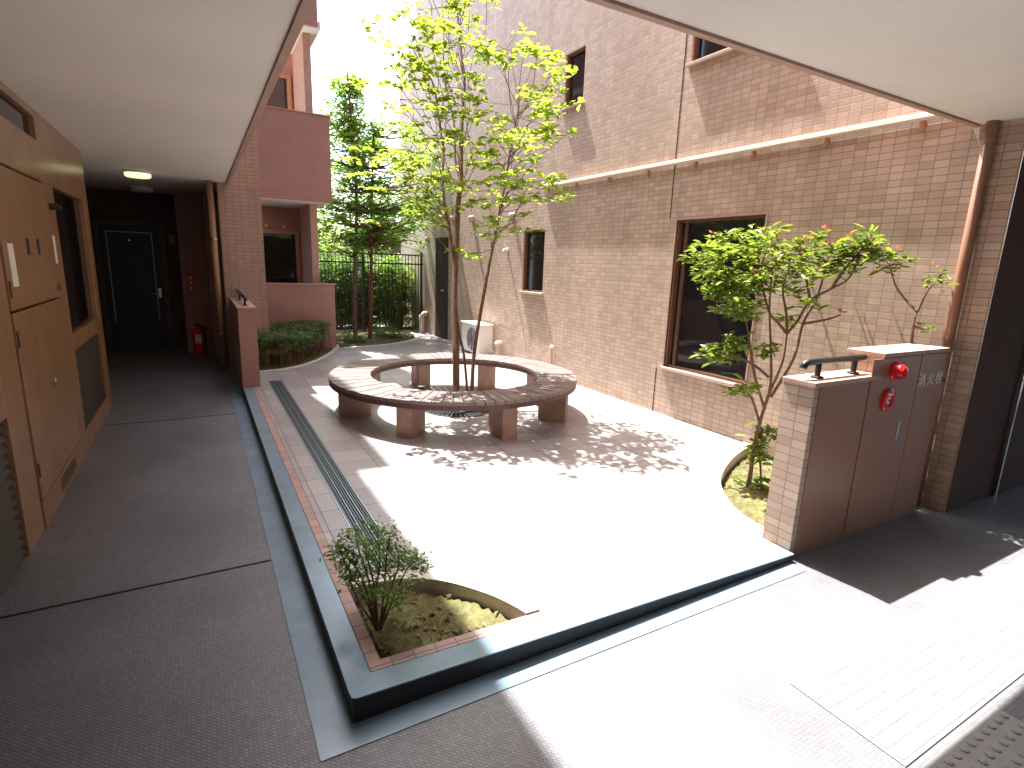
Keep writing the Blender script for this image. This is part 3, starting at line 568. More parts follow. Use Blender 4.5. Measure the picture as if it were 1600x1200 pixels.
b = MB(); b.box(-0.10, 11.38, 0.51, -0.08, 11.52, 0.53); b.box(-0.10, 11.40, 0.545, -0.08, 11.52, 0.56); b.lathe((-0.09, 11.48, 0.505), [(0.025, 0), (0.025, 0.05)], 10); b.build('valve', M['iron'], ex)
b = MB(); b.tube([(-0.06, 11.48, 0.52), (0.02, 11.47, 0.48), (0.03, 11.45, 0.30), (0.02, 11.44, 0.14)], 0.012, 8); b.build('hose', M['iron'], ex)
b = MB(); b.box(-0.14, 11.391, 0.20, -0.04, 11.3935, 0.36); b.build('label', M['white'], ex)

# lights
def ceiling_light(loc, lit, lab):
    t = thing('ceiling_light', lab, 'lamp', loc, 'round lamps under the ceilings')
    x, y, z = loc
    MB().lathe((x, y, z), [(0.16, 0.0), (0.16, -0.02), (0.152, -0.03)], 32).build('base', M['white'], t)
    MB().lathe((x, y, z - 0.025), [(0.15, 0), (0.15, -0.04), (0.13, -0.055), (0.05, -0.06)], 32).build('diffuser', M['lamp'] if lit else M['lampoff'], t)
ceiling_light((-0.60, 9.1, 2.83), True, 'lit round lamp glowing pale green under the corridor ceiling')
ceiling_light((-0.70, 11.2, 2.83), False, 'unlit round lamp behind the glowing one, above the black door')
ceiling_light((5.13, 1.62, 2.90), False, 'round lamp under the right ceiling next to the tall downpipe')

# low wall ending the kerb, with a handrail
lw = thing('low_wall', 'low brown wall between the corridor and the hedge bed, handrail on top', 'wall', (0.5, 8.6, 0))
MB().box(0.395, 7.73, 0.0, 0.602, 9.495, 1.13).build('wall', M['spray'], lw)
MB().box(0.385, 7.72, 1.131, 0.612, 9.495, 1.155).build('coping', M['fascia'], lw, bevel=0.005)
hr = thing('handrail', 'dark handrail on the low wall by the corridor, its end bending down', 'handrail', (0.5, 8.6, 1.15), 'handrails on the low walls')
MB().tube([(0.50, 7.80, 1.235), (0.50, 7.83, 1.262), (0.50, 9.48, 1.262)], 0.021, 10).build('rail', M['iron'], hr, smooth=True)
for yy in (7.98, 9.0):
    MB().tube([(0.50, yy, 1.155), (0.50, yy, 1.26)], 0.014, 8).lathe((0.50, yy, 1.155), [(0.035, 0), (0.035, 0.008)], 12).build('post', M['iron'], hr)
dp = thing('downpipe', 'thin orange brown downpipe in the corridor next to the brick pier', 'pipe', (0.235, 9.4, 0))
MB().tube([(0.235, 9.40, 0.0), (0.235, 9.40, 2.828)], 0.042, 12).build('pipe', M['panel'], dp, smooth=True)
for zz in (0.6, 2.0): MB().lathe((0.235, 9.40, zz), [(0.048, 0), (0.048, 0.03)], 12).build('clamp', M['chrome'], dp)

# ================================================================== RIGHT TILED BUILDING
KW = 5.0 / 4.72
def wf(y, z): return y * KW, 1.8 + (z - 1.8) * KW
rb = thing('tiled_building', 'tall building faced in small tan tiles along the right of the courtyard', 'building', (XW, 6, 0))
wins = {}
wy = [(3.53, 4.66, 0.685, 2.345), (7.40, 8.05, 1.373, 2.35), (6.60, 7.056, 3.99, 4.685), (3.52, 4.685, 3.94, 5.0)]
wins = []
for y0, y1, z0, z1 in wy:
    a, c = wf(y0, z0), wf(y1, z1); wins.append((a[0], c[0], a[1], c[1]))
# wall as a grid of quads with openings
def wall_grid(x, ys, zs, holes):
    m = MB()
    for i in range(len(ys) - 1):
        for jj in range(len(zs) - 1):
            yc, z_ = (ys[i] + ys[i + 1]) / 2, (zs[jj] + zs[jj + 1]) / 2
            if any(h[0] < yc < h[1] and h[2] < z_ < h[3] for h in holes): continue
            m.add([(x, ys[i], zs[jj]), (x, ys[i + 1], zs[jj]), (x, ys[i + 1], zs[jj + 1]), (x, ys[i], zs[jj + 1])], [(0, 3, 2, 1)])
    dd = 0.10
    for y0, y1, z0, z1 in holes:
        m.add([(x, y0, z0), (x, y1, z0), (x, y1, z1), (x, y0, z1), (x + dd, y0, z0), (x + dd, y1, z0), (x + dd, y1, z1), (x + dd, y0, z1)],
              [(0, 1, 5, 4), (1, 2, 6, 5), (2, 3, 7, 6), (3, 0, 4, 7)])
    return m
YE, YE2 = 15.3, 14.0
ys = sorted({1.79, YE2} | {w[0] for w in wins} | {w[1] for w in wins}); zs = sorted({-0.05, 9.5} | {w[2] for w in wins} | {w[3] for w in wins})
m = wall_grid(XW, ys, zs, wins)
m.add([(XW, YE2, -0.05), (XW, YE, -0.05), (XW, YE, 6.9), (XW, YE2, 6.9)], [(0, 3, 2, 1)])
m.add([(XW, YE2, 6.9), (XW, YE, 6.9), (12, YE, 6.9), (12, YE2, 6.9)], [(0, 3, 2, 1)])
m.add([(XW, YE2, 6.9), (12, YE2, 6.9), (12, YE2, 9.5), (XW, YE2, 9.5)], [(0, 3, 2, 1)])
m.add([(XW, YE, -0.05), (12, YE, -0.05), (12, YE, 6.9), (XW, YE, 6.9)], [(0, 3, 2, 1)])
m.add([(XW, 1.79, 9.5), (XW, YE2, 9.5), (12, YE2, 9.5), (12, 1.79, 9.5)], [(0, 3, 2, 1)])
m.build('tiled_wall', M['brick'], rb)
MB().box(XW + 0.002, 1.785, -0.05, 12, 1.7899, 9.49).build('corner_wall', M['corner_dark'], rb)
jt = MB()
yj = 5.06
jt.box(XW - 0.003, yj - 0.006, wins[0][3] + 0.03, XW + 0.004, yj + 0.006, 9.45); jt.box(XW - 0.003, yj - 0.006, 0.0, XW + 0.004, yj + 0.006, wins[0][2] - 0.04)
jt.build('expansion_joint', M['seam'], rb)
for i, (y0, y1, z0, z1) in enumerate(wins):
    f = MB(); t = 0.03; xa, xb = XW + 0.03, XW + 0.097
    f.box(xa, y0 + 0.001, z0 + 0.001, xb, y1 - 0.001, z0 + t); f.box(xa, y0 + 0.001, z1 - t, xb, y1 - 0.001, z1 - 0.001)
    f.box(xa, y0 + 0.001, z0 + t, xb, y0 + t, z1 - t); f.box(xa, y1 - t, z0 + t, xb, y1 - 0.001, z1 - t)
    if i == 0: f.box(xa + 0.02, y1 - 0.125, z0 + t, xb - 0.01, y1 - 0.085, z1 - t)
    wn = f.build('window', M['frame'], rb)
    MB().box(xb - 0.022, y0 + t, z0 + t, xb - 0.012, y1 - t, z1 - t).build('pane', M['glass'], wn)
    MB().box(XW - 0.05, y0 - 0.03, z0 - 0.035, XW + 0.031, y1 + 0.03, z0 - 0.001).build('sill', M['sill'], wn, bevel=0.004)
# trim outline of the big window
y0, y1, z0, z1 = wins[0]
b = MB(); b.box(XW - 0.012, y1, z0, XW + 0.02, y1 + 0.02, z1 + 0.02); b.box(XW - 0.012, y0 - 0.02, z1, XW + 0.02, y1, z1 + 0.02); b.box(XW - 0.012, y0 - 0.02, z0, XW + 0.02, y0, z1)
b.build('window_trim', M['fascia'], rb)

# service door in the dark corner wall
sdoor = thing('service_door', 'dark door in the shaded corner wall at the right edge', 'door', (5.9, 1.78, 0))
f = MB(); f.box(5.80, 1.755, 0, 5.83, 1.784, 2.1); f.box(6.78, 1.755, 0, 6.81, 1.784, 2.1); f.box(5.83, 1.755, 2.05, 6.78, 1.784, 2.08); f.build('door_frame', M['chrome'], sdoor)
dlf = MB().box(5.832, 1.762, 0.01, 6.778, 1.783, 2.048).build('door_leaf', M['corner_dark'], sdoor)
b = MB(); b.tube([(5.92, 1.762, 1.0), (5.92, 1.71, 1.0), (6.04, 1.705, 1.0)], 0.011, 8); b.build('handle', M['chrome'], dlf)

# things fixed to the tiled wall
gt = thing('wall_trim_rail', 'long pale metal rail running along the tiled wall on brackets', 'rail', (XW, 5, 3.0))
b = MB(); ya, yb, zg = 2.20, 7.95, 3.02
prof = [(-0.006, -0.02), (-0.05, -0.028), (-0.060, -0.01), (-0.055, 0.018), (-0.04, 0.03), (-0.006, 0.034)]
n = len(prof); v = [(XW + a, ya, zg + c) for a, c in prof] + [(XW + a, yb, zg + 0.02 + c) for a, c in prof]
b.add(v, [(i, (i + 1) % n, (i + 1) % n + n, i + n) for i in range(n)] + [tuple(range(n))[::-1], tuple(range(n, 2 * n))])
b.build('rail', M['gutter'], gt)
for i in range(8):
    yy = 2.45 + i * 0.76; zz = zg + 0.02 * (yy - ya) / (yb - ya)
    MB().box(XW - 0.03, yy - 0.014, zz - 0.10, XW - 0.0005, yy + 0.014, zz - 0.028).build('bracket', M['frame_lt'], gt)
caps = [(11.6, 2.74, 0.06, 'beige vent cap high on the tiled wall, left behind the tree trunk'), (10.62, 2.69, 0.06, 'beige vent cap on the tiled wall just right of the tree trunk'),
        (8.92, 2.645, 0.055, 'beige vent cap on the tiled wall above the small low window'), (13.15, 2.33, 0.06, 'beige vent cap on the tiled wall nearest to the black fence')]
for yy, zz, r, lab in caps:
    t = thing('vent_cap', lab, 'vent', (XW, yy, zz), 'vent caps on the tiled wall')
    MB().lathe((XW, yy, zz), [(r * 1.1, 0), (r * 1.1, -0.012), (r, -0.02), (r, -0.06), (r * 0.75, -0.085), (r * 0.3, -0.092)], 20, 'x').build('hood', M['cap'], t, smooth=False)
    MB().box(XW - 0.078, yy - r * 0.6, zz - r - 0.01, XW - 0.02, yy + r * 0.6, zz - r + 0.012).build('drip_lip', M['frame_lt'], t)
t = thing('pipe_hook', 'small white pipe end on the tiled wall left of the low window', 'pipe', (XW, 9.1, 2.06))
MB().tube([(XW, 9.1, 2.06), (XW - 0.07, 9.1, 2.06), (XW - 0.085, 9.1, 2.03)], 0.022, 10).lathe((XW - 0.001, 9.1, 2.06), [(0.04, 0), (0.04, -0.01)], 14, 'x').build('pipe_end', M['white'], t)
t = thing('bent_vent_pipe', 'short beige bent pipe low on the tiled wall beside the fence', 'pipe', (XW, 13.2, 0.1))
MB().tube([(XW, 13.2, 0.50), (XW - 0.10, 13.2, 0.50), (XW - 0.16, 13.2, 0.45), (XW - 0.16, 13.2, 0.02)], 0.065, 12).build('pipe', M['cap'], t, smooth=True)
t = thing('bent_vent_pipe', 'stubby beige capped pipe standing next to the white outdoor unit', 'pipe', (XW - 0.1, 9.05, 0))
MB().tube([(XW - 0.10, 9.15, 0.0), (XW - 0.10, 9.15, 0.28)], 0.055, 12).lathe((XW - 0.10, 9.15, 0.28), [(0.08, 0), (0.085, 0.04), (0.06, 0.08), (0.02, 0.09)], 16).build('pipe', M['cap'], t)
t = thing('bent_vent_pipe', 'thin beige pipe with a white cap at the wall base, right of the bench', 'pipe', (XW - 0.06, 7.4, 0))
MB().tube([(XW - 0.05, 7.40, 0.0), (XW - 0.05, 7.40, 0.48)], 0.024, 10).build('pipe', M['cap'], t)
MB().lathe((XW - 0.05, 7.40, 0.48), [(0.032, 0), (0.034, 0.03), (0.02, 0.05)], 14).build('pipe_cap', M['white'], t)
# outdoor air-conditioning unit
ac = thing('air_conditioner_unit', 'white outdoor air conditioner unit against the tiled wall behind the bench', 'air conditioner', (4.82, 9.9, 0))
MB().box(4.62, 9.45, 0.06, 4.93, 10.25, 0.62).build('casing', M['white'], ac, bevel=0.015)
MB().box(4.60, 9.44, 0.621, 4.94, 10.26, 0.64).build('lid', M['white'], ac, bevel=0.006)
g = MB()
for rr in (0.07, 0.12, 0.17, 0.22):
    g.tube([(4.612, 9.75 + rr * math.cos(t_ * math.pi / 16), 0.33 + rr * math.sin(t_ * math.pi / 16)) for t_ in range(33)], 0.004, 5)
for t_ in range(8): a = t_ * math.pi / 4; g.tube([(4.611, 9.75, 0.33), (4.611, 9.75 + 0.22 * math.cos(a), 0.33 + 0.22 * math.sin(a))], 0.004, 5)
g.build('fan_grille', M['iron'], ac)
MB().lathe((4.6195, 9.75, 0.33), [(0.225, 0), (0.225, -0.003)], 32, 'x').build('fan_opening', M['concrete'], ac)
for yy in (9.5, 10.12): MB().box(4.60, yy, 0.0, 4.95, yy + 0.08, 0.06).build('foot', M['concrete'], ac)
g = MB(); g.tube([(4.80, 9.449, 0.22), (4.82, 9.38, 0.20), (4.90, 9.36, 0.12), (4.93, 9.36, 0.03)], 0.016, 8); g.build('hose', M['white'], ac); g = MB(); g.tube([(4.80, 9.449, 0.17), (4.84, 9.40, 0.12), (4.92, 9.39, 0.03)], 0.014, 8); g.build('hose', M['white'], ac)
# tall downpipe at the right
dp = thing('downpipe', 'tall glossy brown downpipe on the tiled wall behind the hydrant wall', 'pipe', (4.93, 1.96, 0))
MB().tube([(4.958, 1.985, 0.0), (4.958, 1.985, 3.6)], 0.038, 16).build('pipe', M['pipe'], dp, smooth=True)
for zz in (1.35, 2.75): MB().lathe((4.958, 1.985, zz), [(0.0405, 0), (0.0405, 0.03)], 16).build('clamp', M['pipe'], dp)
# wall inside the far end: timber door leaning dark strip
gd = thing('garden_gate', 'tall dark brown steel door on the tiled wall near the fence', 'gate', (XW, 12.2, 0))
MB().box(XW - 0.03, 11.9, 0.02, XW - 0.001, 12.6, 2.35).build('panel', mat('dark_brown_paint', (0.05, 0.036, 0.028), 0.85, 0.1), gd)
MB().tube([(XW - 0.03, 11.99, 1.15), (XW - 0.09, 11.99, 1.15), (XW - 0.09, 12.07, 1.15)], 0.016, 8).build('handle', M['chrome'], gd)

# ================================================================== HYDRANT WALL
hw = thing('hydrant_wall', 'stepped brown wall with red fire alarm fittings and a hydrant cupboard', 'wall', (4, 2.0, 0))
HY0, HY1 = 1.905, 2.105
b = MB(); b.box(3.195, HY0, 0, 3.92, HY1, 1.135); b.box(3.92, HY0, 0, 4.785, HY1 + 0.03, 1.28)
b.build('wall', M['brick'], hw)
b = MB(); b.box(3.185, HY0 - 0.012, 1.1355, 3.915, HY1 + 0.012, 1.165); b.box(3.91, HY0 - 0.012, 1.2805, 4.795, HY1 + 0.042, 1.31)
b.build('coping', M['fascia'], hw, bevel=0.004)
b = MB(); b.box(3.245, HY0 - 0.006, 0.0, 3.785, HY0 - 0.0005, 1.134); b.build('front_panel', M['steel_brown'], hw)
pn = MB(); pn.box(3.795, HY0 - 0.010, 0.06, 4.40, HY0 - 0.0005, 1.275); pn.box(4.408, HY0 - 0.010, 0.06, 4.77, HY0 - 0.0005, 1.275)
pn.box(3.795, HY0 - 0.006, 0.0, 4.77, HY0 - 0.0005, 0.054)
dr = pn.build('hydrant_door', M['steel_brown'], hw, bevel=0.003)
MB().box(4.235, HY0 - 0.016, 0.66, 4.262, HY0 - 0.0105, 0.81).build('handle', M['chrome'], dr)
# round red lamp and alarm button
MB().lathe((4.05, HY0 - 0.010, 1.185), [(0.062, 0), (0.062, -0.012), (0.052, -0.02), (0.050, -0.05), (0.038, -0.075), (0.012, -0.085)], 24, 'y').build('red_lamp', M['red'], hw, smooth=False)
bt = MB().lathe((4.025, HY0 - 0.010, 0.985), [(0.078, 0), (0.078, -0.016), (0.068, -0.022), (0.045, -0.022), (0.044, -0.014)], 28, 'y').build('alarm_button', M['red'], hw)
MB().lathe((4.025, HY0 - 0.0239, 0.985), [(0.026, 0.004), (0.026, -0.004), (0.018, -0.008)], 20, 'y').box(3.995, HY0 - 0.034, 1.018, 4.055, HY0 - 0.0325, 1.034).build('push_disc', M['white'], bt)
MB().lathe((4.025, HY0 - 0.033, 0.985), [(0.013, 0.002), (0.010, -0.005)], 16, 'y').build('button_centre', M['iron'], bt)
# lettering on the hydrant cupboard
def lettering(txt, size, loc, rot, m, parent):
    cu = bpy.data.curves.new('lettering', 'FONT'); cu.body = txt; cu.size = size; cu.extrude = 0.001; cu.align_x = 'CENTER'; cu.align_y = 'CENTER'; cu.space_character = 1.35
    to = bpy.data.objects.new('lettering', cu); COL.objects.link(to)
    bpy.context.view_layer.update()
    me = bpy.data.meshes.new_from_object(to.evaluated_get(bpy.context.evaluated_depsgraph_get()))
    bpy.data.objects.remove(to)
    o = bpy.data.objects.new('lettering', me); COL.objects.link(o); me.materials.clear(); me.materials.append(m)
    o.parent = parent; o.location = Vector(loc) - WORLD.get(parent.name, Vector()); o.rotation_euler = rot
    return o
lettering('消火栓', 0.105, (4.585, HY0 - 0.0115, 1.085), (R(90), 0, 0), M['white'], hw)
MB().lathe((4.81, HY0 + 0.03, 1.06), [(0.03, -0.02), (0.03, 0.02)], 12, 'x').build('side_valve', M['iron'], hw)
hr = thing('handrail', 'short black handrail on two posts on the hydrant wall', 'handrail', (3.5, 2.0, 1.16), 'handrails on the low walls')
MB().tube([(3.20, 2.0, 1.235), (3.215, 2.0, 1.262), (3.25, 2.0, 1.272), (3.86, 2.0, 1.272)], 0.022, 12).build('rail', M['iron'], hr, smooth=True)
for xx in (3.36, 3.76):
    MB().tube([(xx, 2.0, 1.166), (xx, 2.0, 1.265)], 0.018, 10).lathe((xx, 2.0, 1.1655), [(0.038, 0), (0.038, 0.01), (0.022, 0.014)], 14).build('post', M['iron'], hr)

# ================================================================== RING BENCH
BC = Vector((2.62, 5.97, 0)); RO, RI, ZT = 1.46, 1.0, 0.50
rbn = thing('ring_bench', 'round ring shaped slatted wooden bench around the young tree', 'bench', (2.62, 5.97, 0))
NP = 88
b = MB()
for i in range(NP):
    a0 = 2 * math.pi * (i + 0.05) / NP; a1 = 2 * math.pi * (i + 0.95) / NP
    dz = random.uniform(-0.0025, 0.0025)
    v = []
    for z in (ZT - 0.035, ZT + dz):
        for a, r in ((a0, RI), (a0, RO), (a1, RO), (a1, RI)): v.append((BC.x + r * math.cos(a), BC.y + r * math.sin(a), z))
    b.add(v, [(0, 3, 2, 1), (4, 5, 6, 7), (0, 1, 5, 4), (1, 2, 6, 5), (2, 3, 7, 6), (3, 0, 4, 7)])
b.build('seat', M['wood'], rbn)
def band(r0, r1, z0, z1, n=88):
    m = MB(); v = []
    for i in range(n):
        a = 2 * math.pi * i / n
        for r, z in ((r0, z0), (r1, z0), (r1, z1), (r0, z1)): v.append((BC.x + r * math.cos(a), BC.y + r * math.sin(a), z))
    f = []
    for i in range(n):
        o = 4 * i; p = 4 * ((i + 1) % n)
        for q in range(4): f.append((o + q, o + (q + 1) % 4, p + (q + 1) % 4, p + q))
    return m.add(v, [t[::-1] for t in f])
band(RO - 0.05, RO - 0.005, ZT - 0.085, ZT - 0.036).build('outer_rim', M['wood_edge'], rbn)
band(RI + 0.005, RI + 0.05, ZT - 0.085, ZT - 0.036).build('inner_rim', M['wood_edge'], rbn)
for i in range(8):
    a = math.pi * i / 4; c, s_ = math.cos(a), math.sin(a)
    def P(r, t, z): return (BC.x + r * c - t * s_, BC.y + r * s_ + t * c, z)
    m = MB(); r0, r1, w = 1.055, 1.375, 0.085
    m.add([P(r0, -w, 0.0), P(r1, -w, 0.0), P(r1, w, 0.0), P(r0, w, 0.0), P(r0, -w, ZT - 0.086), P(r1, -w, ZT - 0.086), P(r1, w, ZT - 0.086), P(r0, w, ZT - 0.086)],
          [(0, 3, 2, 1), (4, 5, 6, 7), (0, 1, 5, 4), (1, 2, 6, 5), (2, 3, 7, 6), (3, 0, 4, 7)])
    m.build('leg', M['leg'], rbn, bevel=0.008)
# tree grate
tg = thing('tree_grate', 'round black iron grate with radial bars around the young tree', 'tree grate', (GC[0], GC[1], 0.06))
b = MB(); NB = 44
for i in range(NB):
    a = 2 * math.pi * i / NB; c, s_ = math.cos(a), math.sin(a); v = []
    for z in (-0.012, 0.006):
        for r, t in ((0.215, -0.007), (0.425, -0.013), (0.425, 0.013), (0.215, 0.007)): v.append((GC[0] + r * c - t * s_, GC[1] + r * s_ + t * c, zc(GC[0] + r * c) + z))
    b.add(v, [(0, 3, 2, 1), (4, 5, 6, 7), (0, 1, 5, 4), (1, 2, 6, 5), (2, 3, 7, 6), (3, 0, 4, 7)])
b.build('radial_bars', M['iron'], tg)
def gring(r0, r1):
    m = MB(); n = 44; v = []; f = []
    for i in range(n):
        a = 2 * math.pi * i / n
        for r, z in ((r0, -0.012), (r1, -0.012), (r1, 0.008), (r0, 0.008)): x = GC[0] + r * math.cos(a); v.append((x, GC[1] + r * math.sin(a), zc(x) + z))
    for i in range(n):
        o = 4 * i; p = 4 * ((i + 1) % n)
        for q in range(4): f.append((o + q, p + q, p + (q + 1) % 4, o + (q + 1) % 4))
    return m.add(v, f)
gring(0.20, 0.222).build('inner_ring', M['iron'], tg); gring(0.418, 0.44).build('outer_ring', M['iron'], tg)
gv = MB()
for i in range(40): pass
MB().lathe((GC[0], GC[1], 0.01), [(0.425, 0), (0.425, 0.012)], 40).build('gravel_bed', mat('pale_gravel', (0.32, 0.27, 0.2), 0.9, noise=0.4, nscale=60, bump=0.8, bscale=90), tg)
sp = thing('garden_spotlight', 'small black garden spotlight on a spike inside the ring bench', 'lamp', (2.36, 6.45, 0.07))
MB().tube([(2.36, 6.45, 0.05), (2.36, 6.45, 0.17)], 0.012, 8).build('spike', M['iron'], sp)
MB().lathe((2.36, 6.45, 0.20), [(0.03, -0.05), (0.055, -0.02), (0.06, 0.02), (0.05, 0.05), (0.02, 0.055)], 16).build('head', M['iron'], sp)

# ================================================================== PLANTS
def dense_path(p, n=5): return smooth_curve(p, n)
def whorl(m, c, n, L, w, spread, up=0.3, flat=0.7):
    """a twig end carrying a tuft of leaves"""
    c = Vector(c)
    for _ in range(n):
        a = random.uniform(0, 2 * math.pi); d = Vector((math.cos(a), math.sin(a), random.uniform(-0.35, up + 0.3)))
        p = c + Vector((random.gauss(0, spread), random.gauss(0, spread), random.gauss(0, spread * flat)))
        nr = Vector((random.gauss(0, 0.45), random.gauss(0, 0.45), 1)); l = L * random.uniform(0.65, 1.15)
        m.leaf(p, d, nr, l, w * l / L)
def nearest(pts, c):
    c = Vector(c); return min(pts, key=lambda q: (q - c).length + (0.6 if q.z > c.z - 0.05 else 0))
def twig(m, a, c, r0, r1=0.003):
    a, c = Vector(a), Vector(c); L = (c - a).length
    pts = [a, a.lerp(c, 0.35) + rv(L * 0.07), a.lerp(c, 0.7) + rv(L * 0.07), c]
    m.tube(smooth_curve(pts, 2), [r0 + (r1 - r0) * i / 6 for i in range(7)], 5)
def stem(parent, name, path, r0, r1, m, seg=8, n=5):
    pts = dense_path(path, n); N = len(pts)
    MB().tube(pts, [r0 + (r1 - r0) * i / (N - 1) for i in range(N)], seg).build(name, m, parent, smooth=True); return pts

mt = thing('young_tree', 'young tree with yellow green translucent leaves rising through the ring bench', 'tree', (2.55, 5.79, 0.05))
TRUNK[0] = (2.55, 5.79, 0.02); STEM_B[0] = (2.72, 5.71, 0.02); STEM_C[0] = (2.70, 5.74, 0.02)
SH_STEMS[0].insert(0, (SH_STEMS[0][0][0] - 0.01, SH_STEMS[0][0][1], -0.06)); SM_STEMS[0].insert(0, (SM_STEMS[0][0][0], SM_STEMS[0][0][1], -0.06))
skel = stem(mt, 'trunk', TRUNK, 0.045, 0.008, M['bark'], 10)
skel += stem(mt, 'stem', STEM_A, 0.022, 0.006, M['bark']); skel += stem(mt, 'stem', STEM_B, 0.026, 0.005, M['bark'])
stem(mt, 'stem', STEM_C, 0.017, 0.012, M['bark']); skel += stem(mt, 'stem', STEM_D, 0.018, 0.005, M['bark'])
tw = MB(); cr = MB()
hi = [p for p in skel if p.z > 1.9]
for c in TREE:
    c = Vector(c); a = nearest(hi, c); twig(tw, a, c, 0.0055, 0.0025)
    for s_ in range(random.choice((2, 3, 3))):
        e = c + Vector((random.gauss(0, 0.19), random.gauss(0, 0.19), random.gauss(0, 0.025))); tw.tube([c, c.lerp(e, 0.5) + rv(0.015), e], [0.003, 0.0025, 0.002], 4)
        whorl(cr, e, random.randint(9, 12), 0.108, 0.056, 0.055, 0.0, 0.18)
tw.build('branch', M['bark'], mt); cr.build('crown', M['leaf_tree'], mt)

def shrub(name, label, cat, loc, stems, clusters, red, lm, L, w, per, spread, r0, group=None, rl=1.0):
    t = thing(name, label, cat, loc, group); sk = []
    for i, s_ in enumerate(stems): sk += stem(t, 'stem', s_, r0 * (1.0 if i == 0 else 0.62), r0 * 0.3, M['bark'], 7)
    tw = MB(); cr = MB(); rd = MB()
    for c in clusters:
        c = Vector(c); a = min(sk, key=lambda q: (q - c).length); twig(tw, a, c, r0 * 0.25, r0 * 0.12)
        whorl(cr, c, per, L, w, spread, 0.35, 0.7)
    for c in red:
        c = Vector(c); whorl(rd, c + Vector((0, 0, 0.02)), 5, L * 0.6, w * 0.6, 0.012, 0.7)
    cr.m = [0] * len(cr.f); cr.add(tw.v, tw.f, 1); cr.build('foliage', [lm, M['bark']], t)
    if red: rd.build('young_leaves', M['leaf_red'], t)
    return t
shrub('flowering_shrub', 'leggy glossy leaved shrub with reddish new shoots behind the hydrant wall', 'shrub', (4.1, 2.9, 0.02), SH_STEMS, SHRUB, SHRUB_RED, M['leaf_shrub'], 0.112, 0.040, 25, 0.042, 0.022)
shrub('flowering_shrub', 'small forked shrub with few leaves behind the tall end of the hydrant wall', 'shrub', (4.7, 2.4, 0.02), SM_STEMS, SMALL, SMALL_RED, M['leaf_shrub'], 0.08, 0.03, 9, 0.02, 0.016)
shrub('azalea_bush', 'small leaved azalea bush in the corner bed by the kerb', 'shrub', (0.61, 2.25, 0.08), CO_STEMS, CORNER, [], M['leaf_corner'], 0.029, 0.0135, 46, 0.024, 0.009)
# weeds in the corner bed
wd = MB()
for _ in range(26):
    x, y = random.uniform(0.62, 1.15), random.uniform(2.08, 2.45)
    if (x - 0.56) / 0.7 + (y - 2.04) / 0.56 > 1: continue
    whorl(wd, (x, y, zc(x) - 0.05), 5, 0.03, 0.013, 0.005, 0.9)
wdo = wd.build('bed_weeds', M['leaf_corner']); tag(wdo, 'small green weeds scattered over the corner bed soil', 'weeds', kind='stuff')
def in_poly(poly, x, y):
    c = False
    for i in range(len(poly)):
        x1, y1 = poly[i]; x2, y2 = poly[i - 1]
        if (y1 > y) != (y2 > y) and x < (x2 - x1) * (y - y1) / (y2 - y1) + x1: c = not c
    return c
lt = MB()
def scatter(poly, n, dz):
    xs = [p[0] for p in poly]; ys = [p[1] for p in poly]; k = 0
    while k < n:
        x, y = random.uniform(min(xs), max(xs)), random.uniform(min(ys), max(ys))
        if not in_poly(poly, x, y): continue
        k += 1; a = random.uniform(0, 6.28); L_ = random.uniform(0.02, 0.05)
        lt.leaf(Vector((x, y, zc(x) + dz + 0.008)), Vector((math.cos(a), math.sin(a), random.uniform(-0.1, 0.3))), Vector((random.gauss(0, 0.3), random.gauss(0, 0.3), 1)), L_, L_ * 0.45)
scatter(bed_poly, 45, -0.055); scatter(pl_poly, 130, -0.075); scatter(bk_poly, 350, 0.03)
scatter([(1.0, 4.0), (4.9, 4.0), (4.9, 11.0), (1.0, 11.0)], 34, -0.004)
tag(lt.build('leaf_litter', M['litter']), 'dry fallen leaves scattered over the beds and paving', 'fallen leaves', kind='stuff')
# clipped hedge
hg = thing('clipped_hedge', 'low clipped dark green hedge in the curved bed under the balcony', 'hedge', (1.3, 10, 0.1))
hm = MB(); hs = MB()
hin = [(p.x, p.y) for p in offset(hd_out, 0.15)]; hpoly = [(0.63, 8.95)] + hin[1:] + [(2.2, 10.95), (0.63, 10.95)]
cnt = 0
while cnt < 1150:
    x, y = random.uniform(0.62, 2.4), random.uniform(8.8, 10.96)
    if not in_poly(hpoly, x, y): continue
    cnt += 1; top = 0.54 + 0.05 * math.sin(3 * x + 2 * y) + random.gauss(0, 0.02)
    if random.random() < 0.35: top *= random.uniform(0.55, 0.95)
    whorl(hm, (x, y, top), 11, 0.052, 0.025, 0.038, 0.4, 0.5)
    if cnt % 4 == 0: hs.tube([(x + random.gauss(0, 0.05), y, 0.06), (x, y, top)], 0.004, 4)
hm.add(hs.v, hs.f, 1); hm.build('foliage', [M['leaf_hedge'], M['bark']], hg)

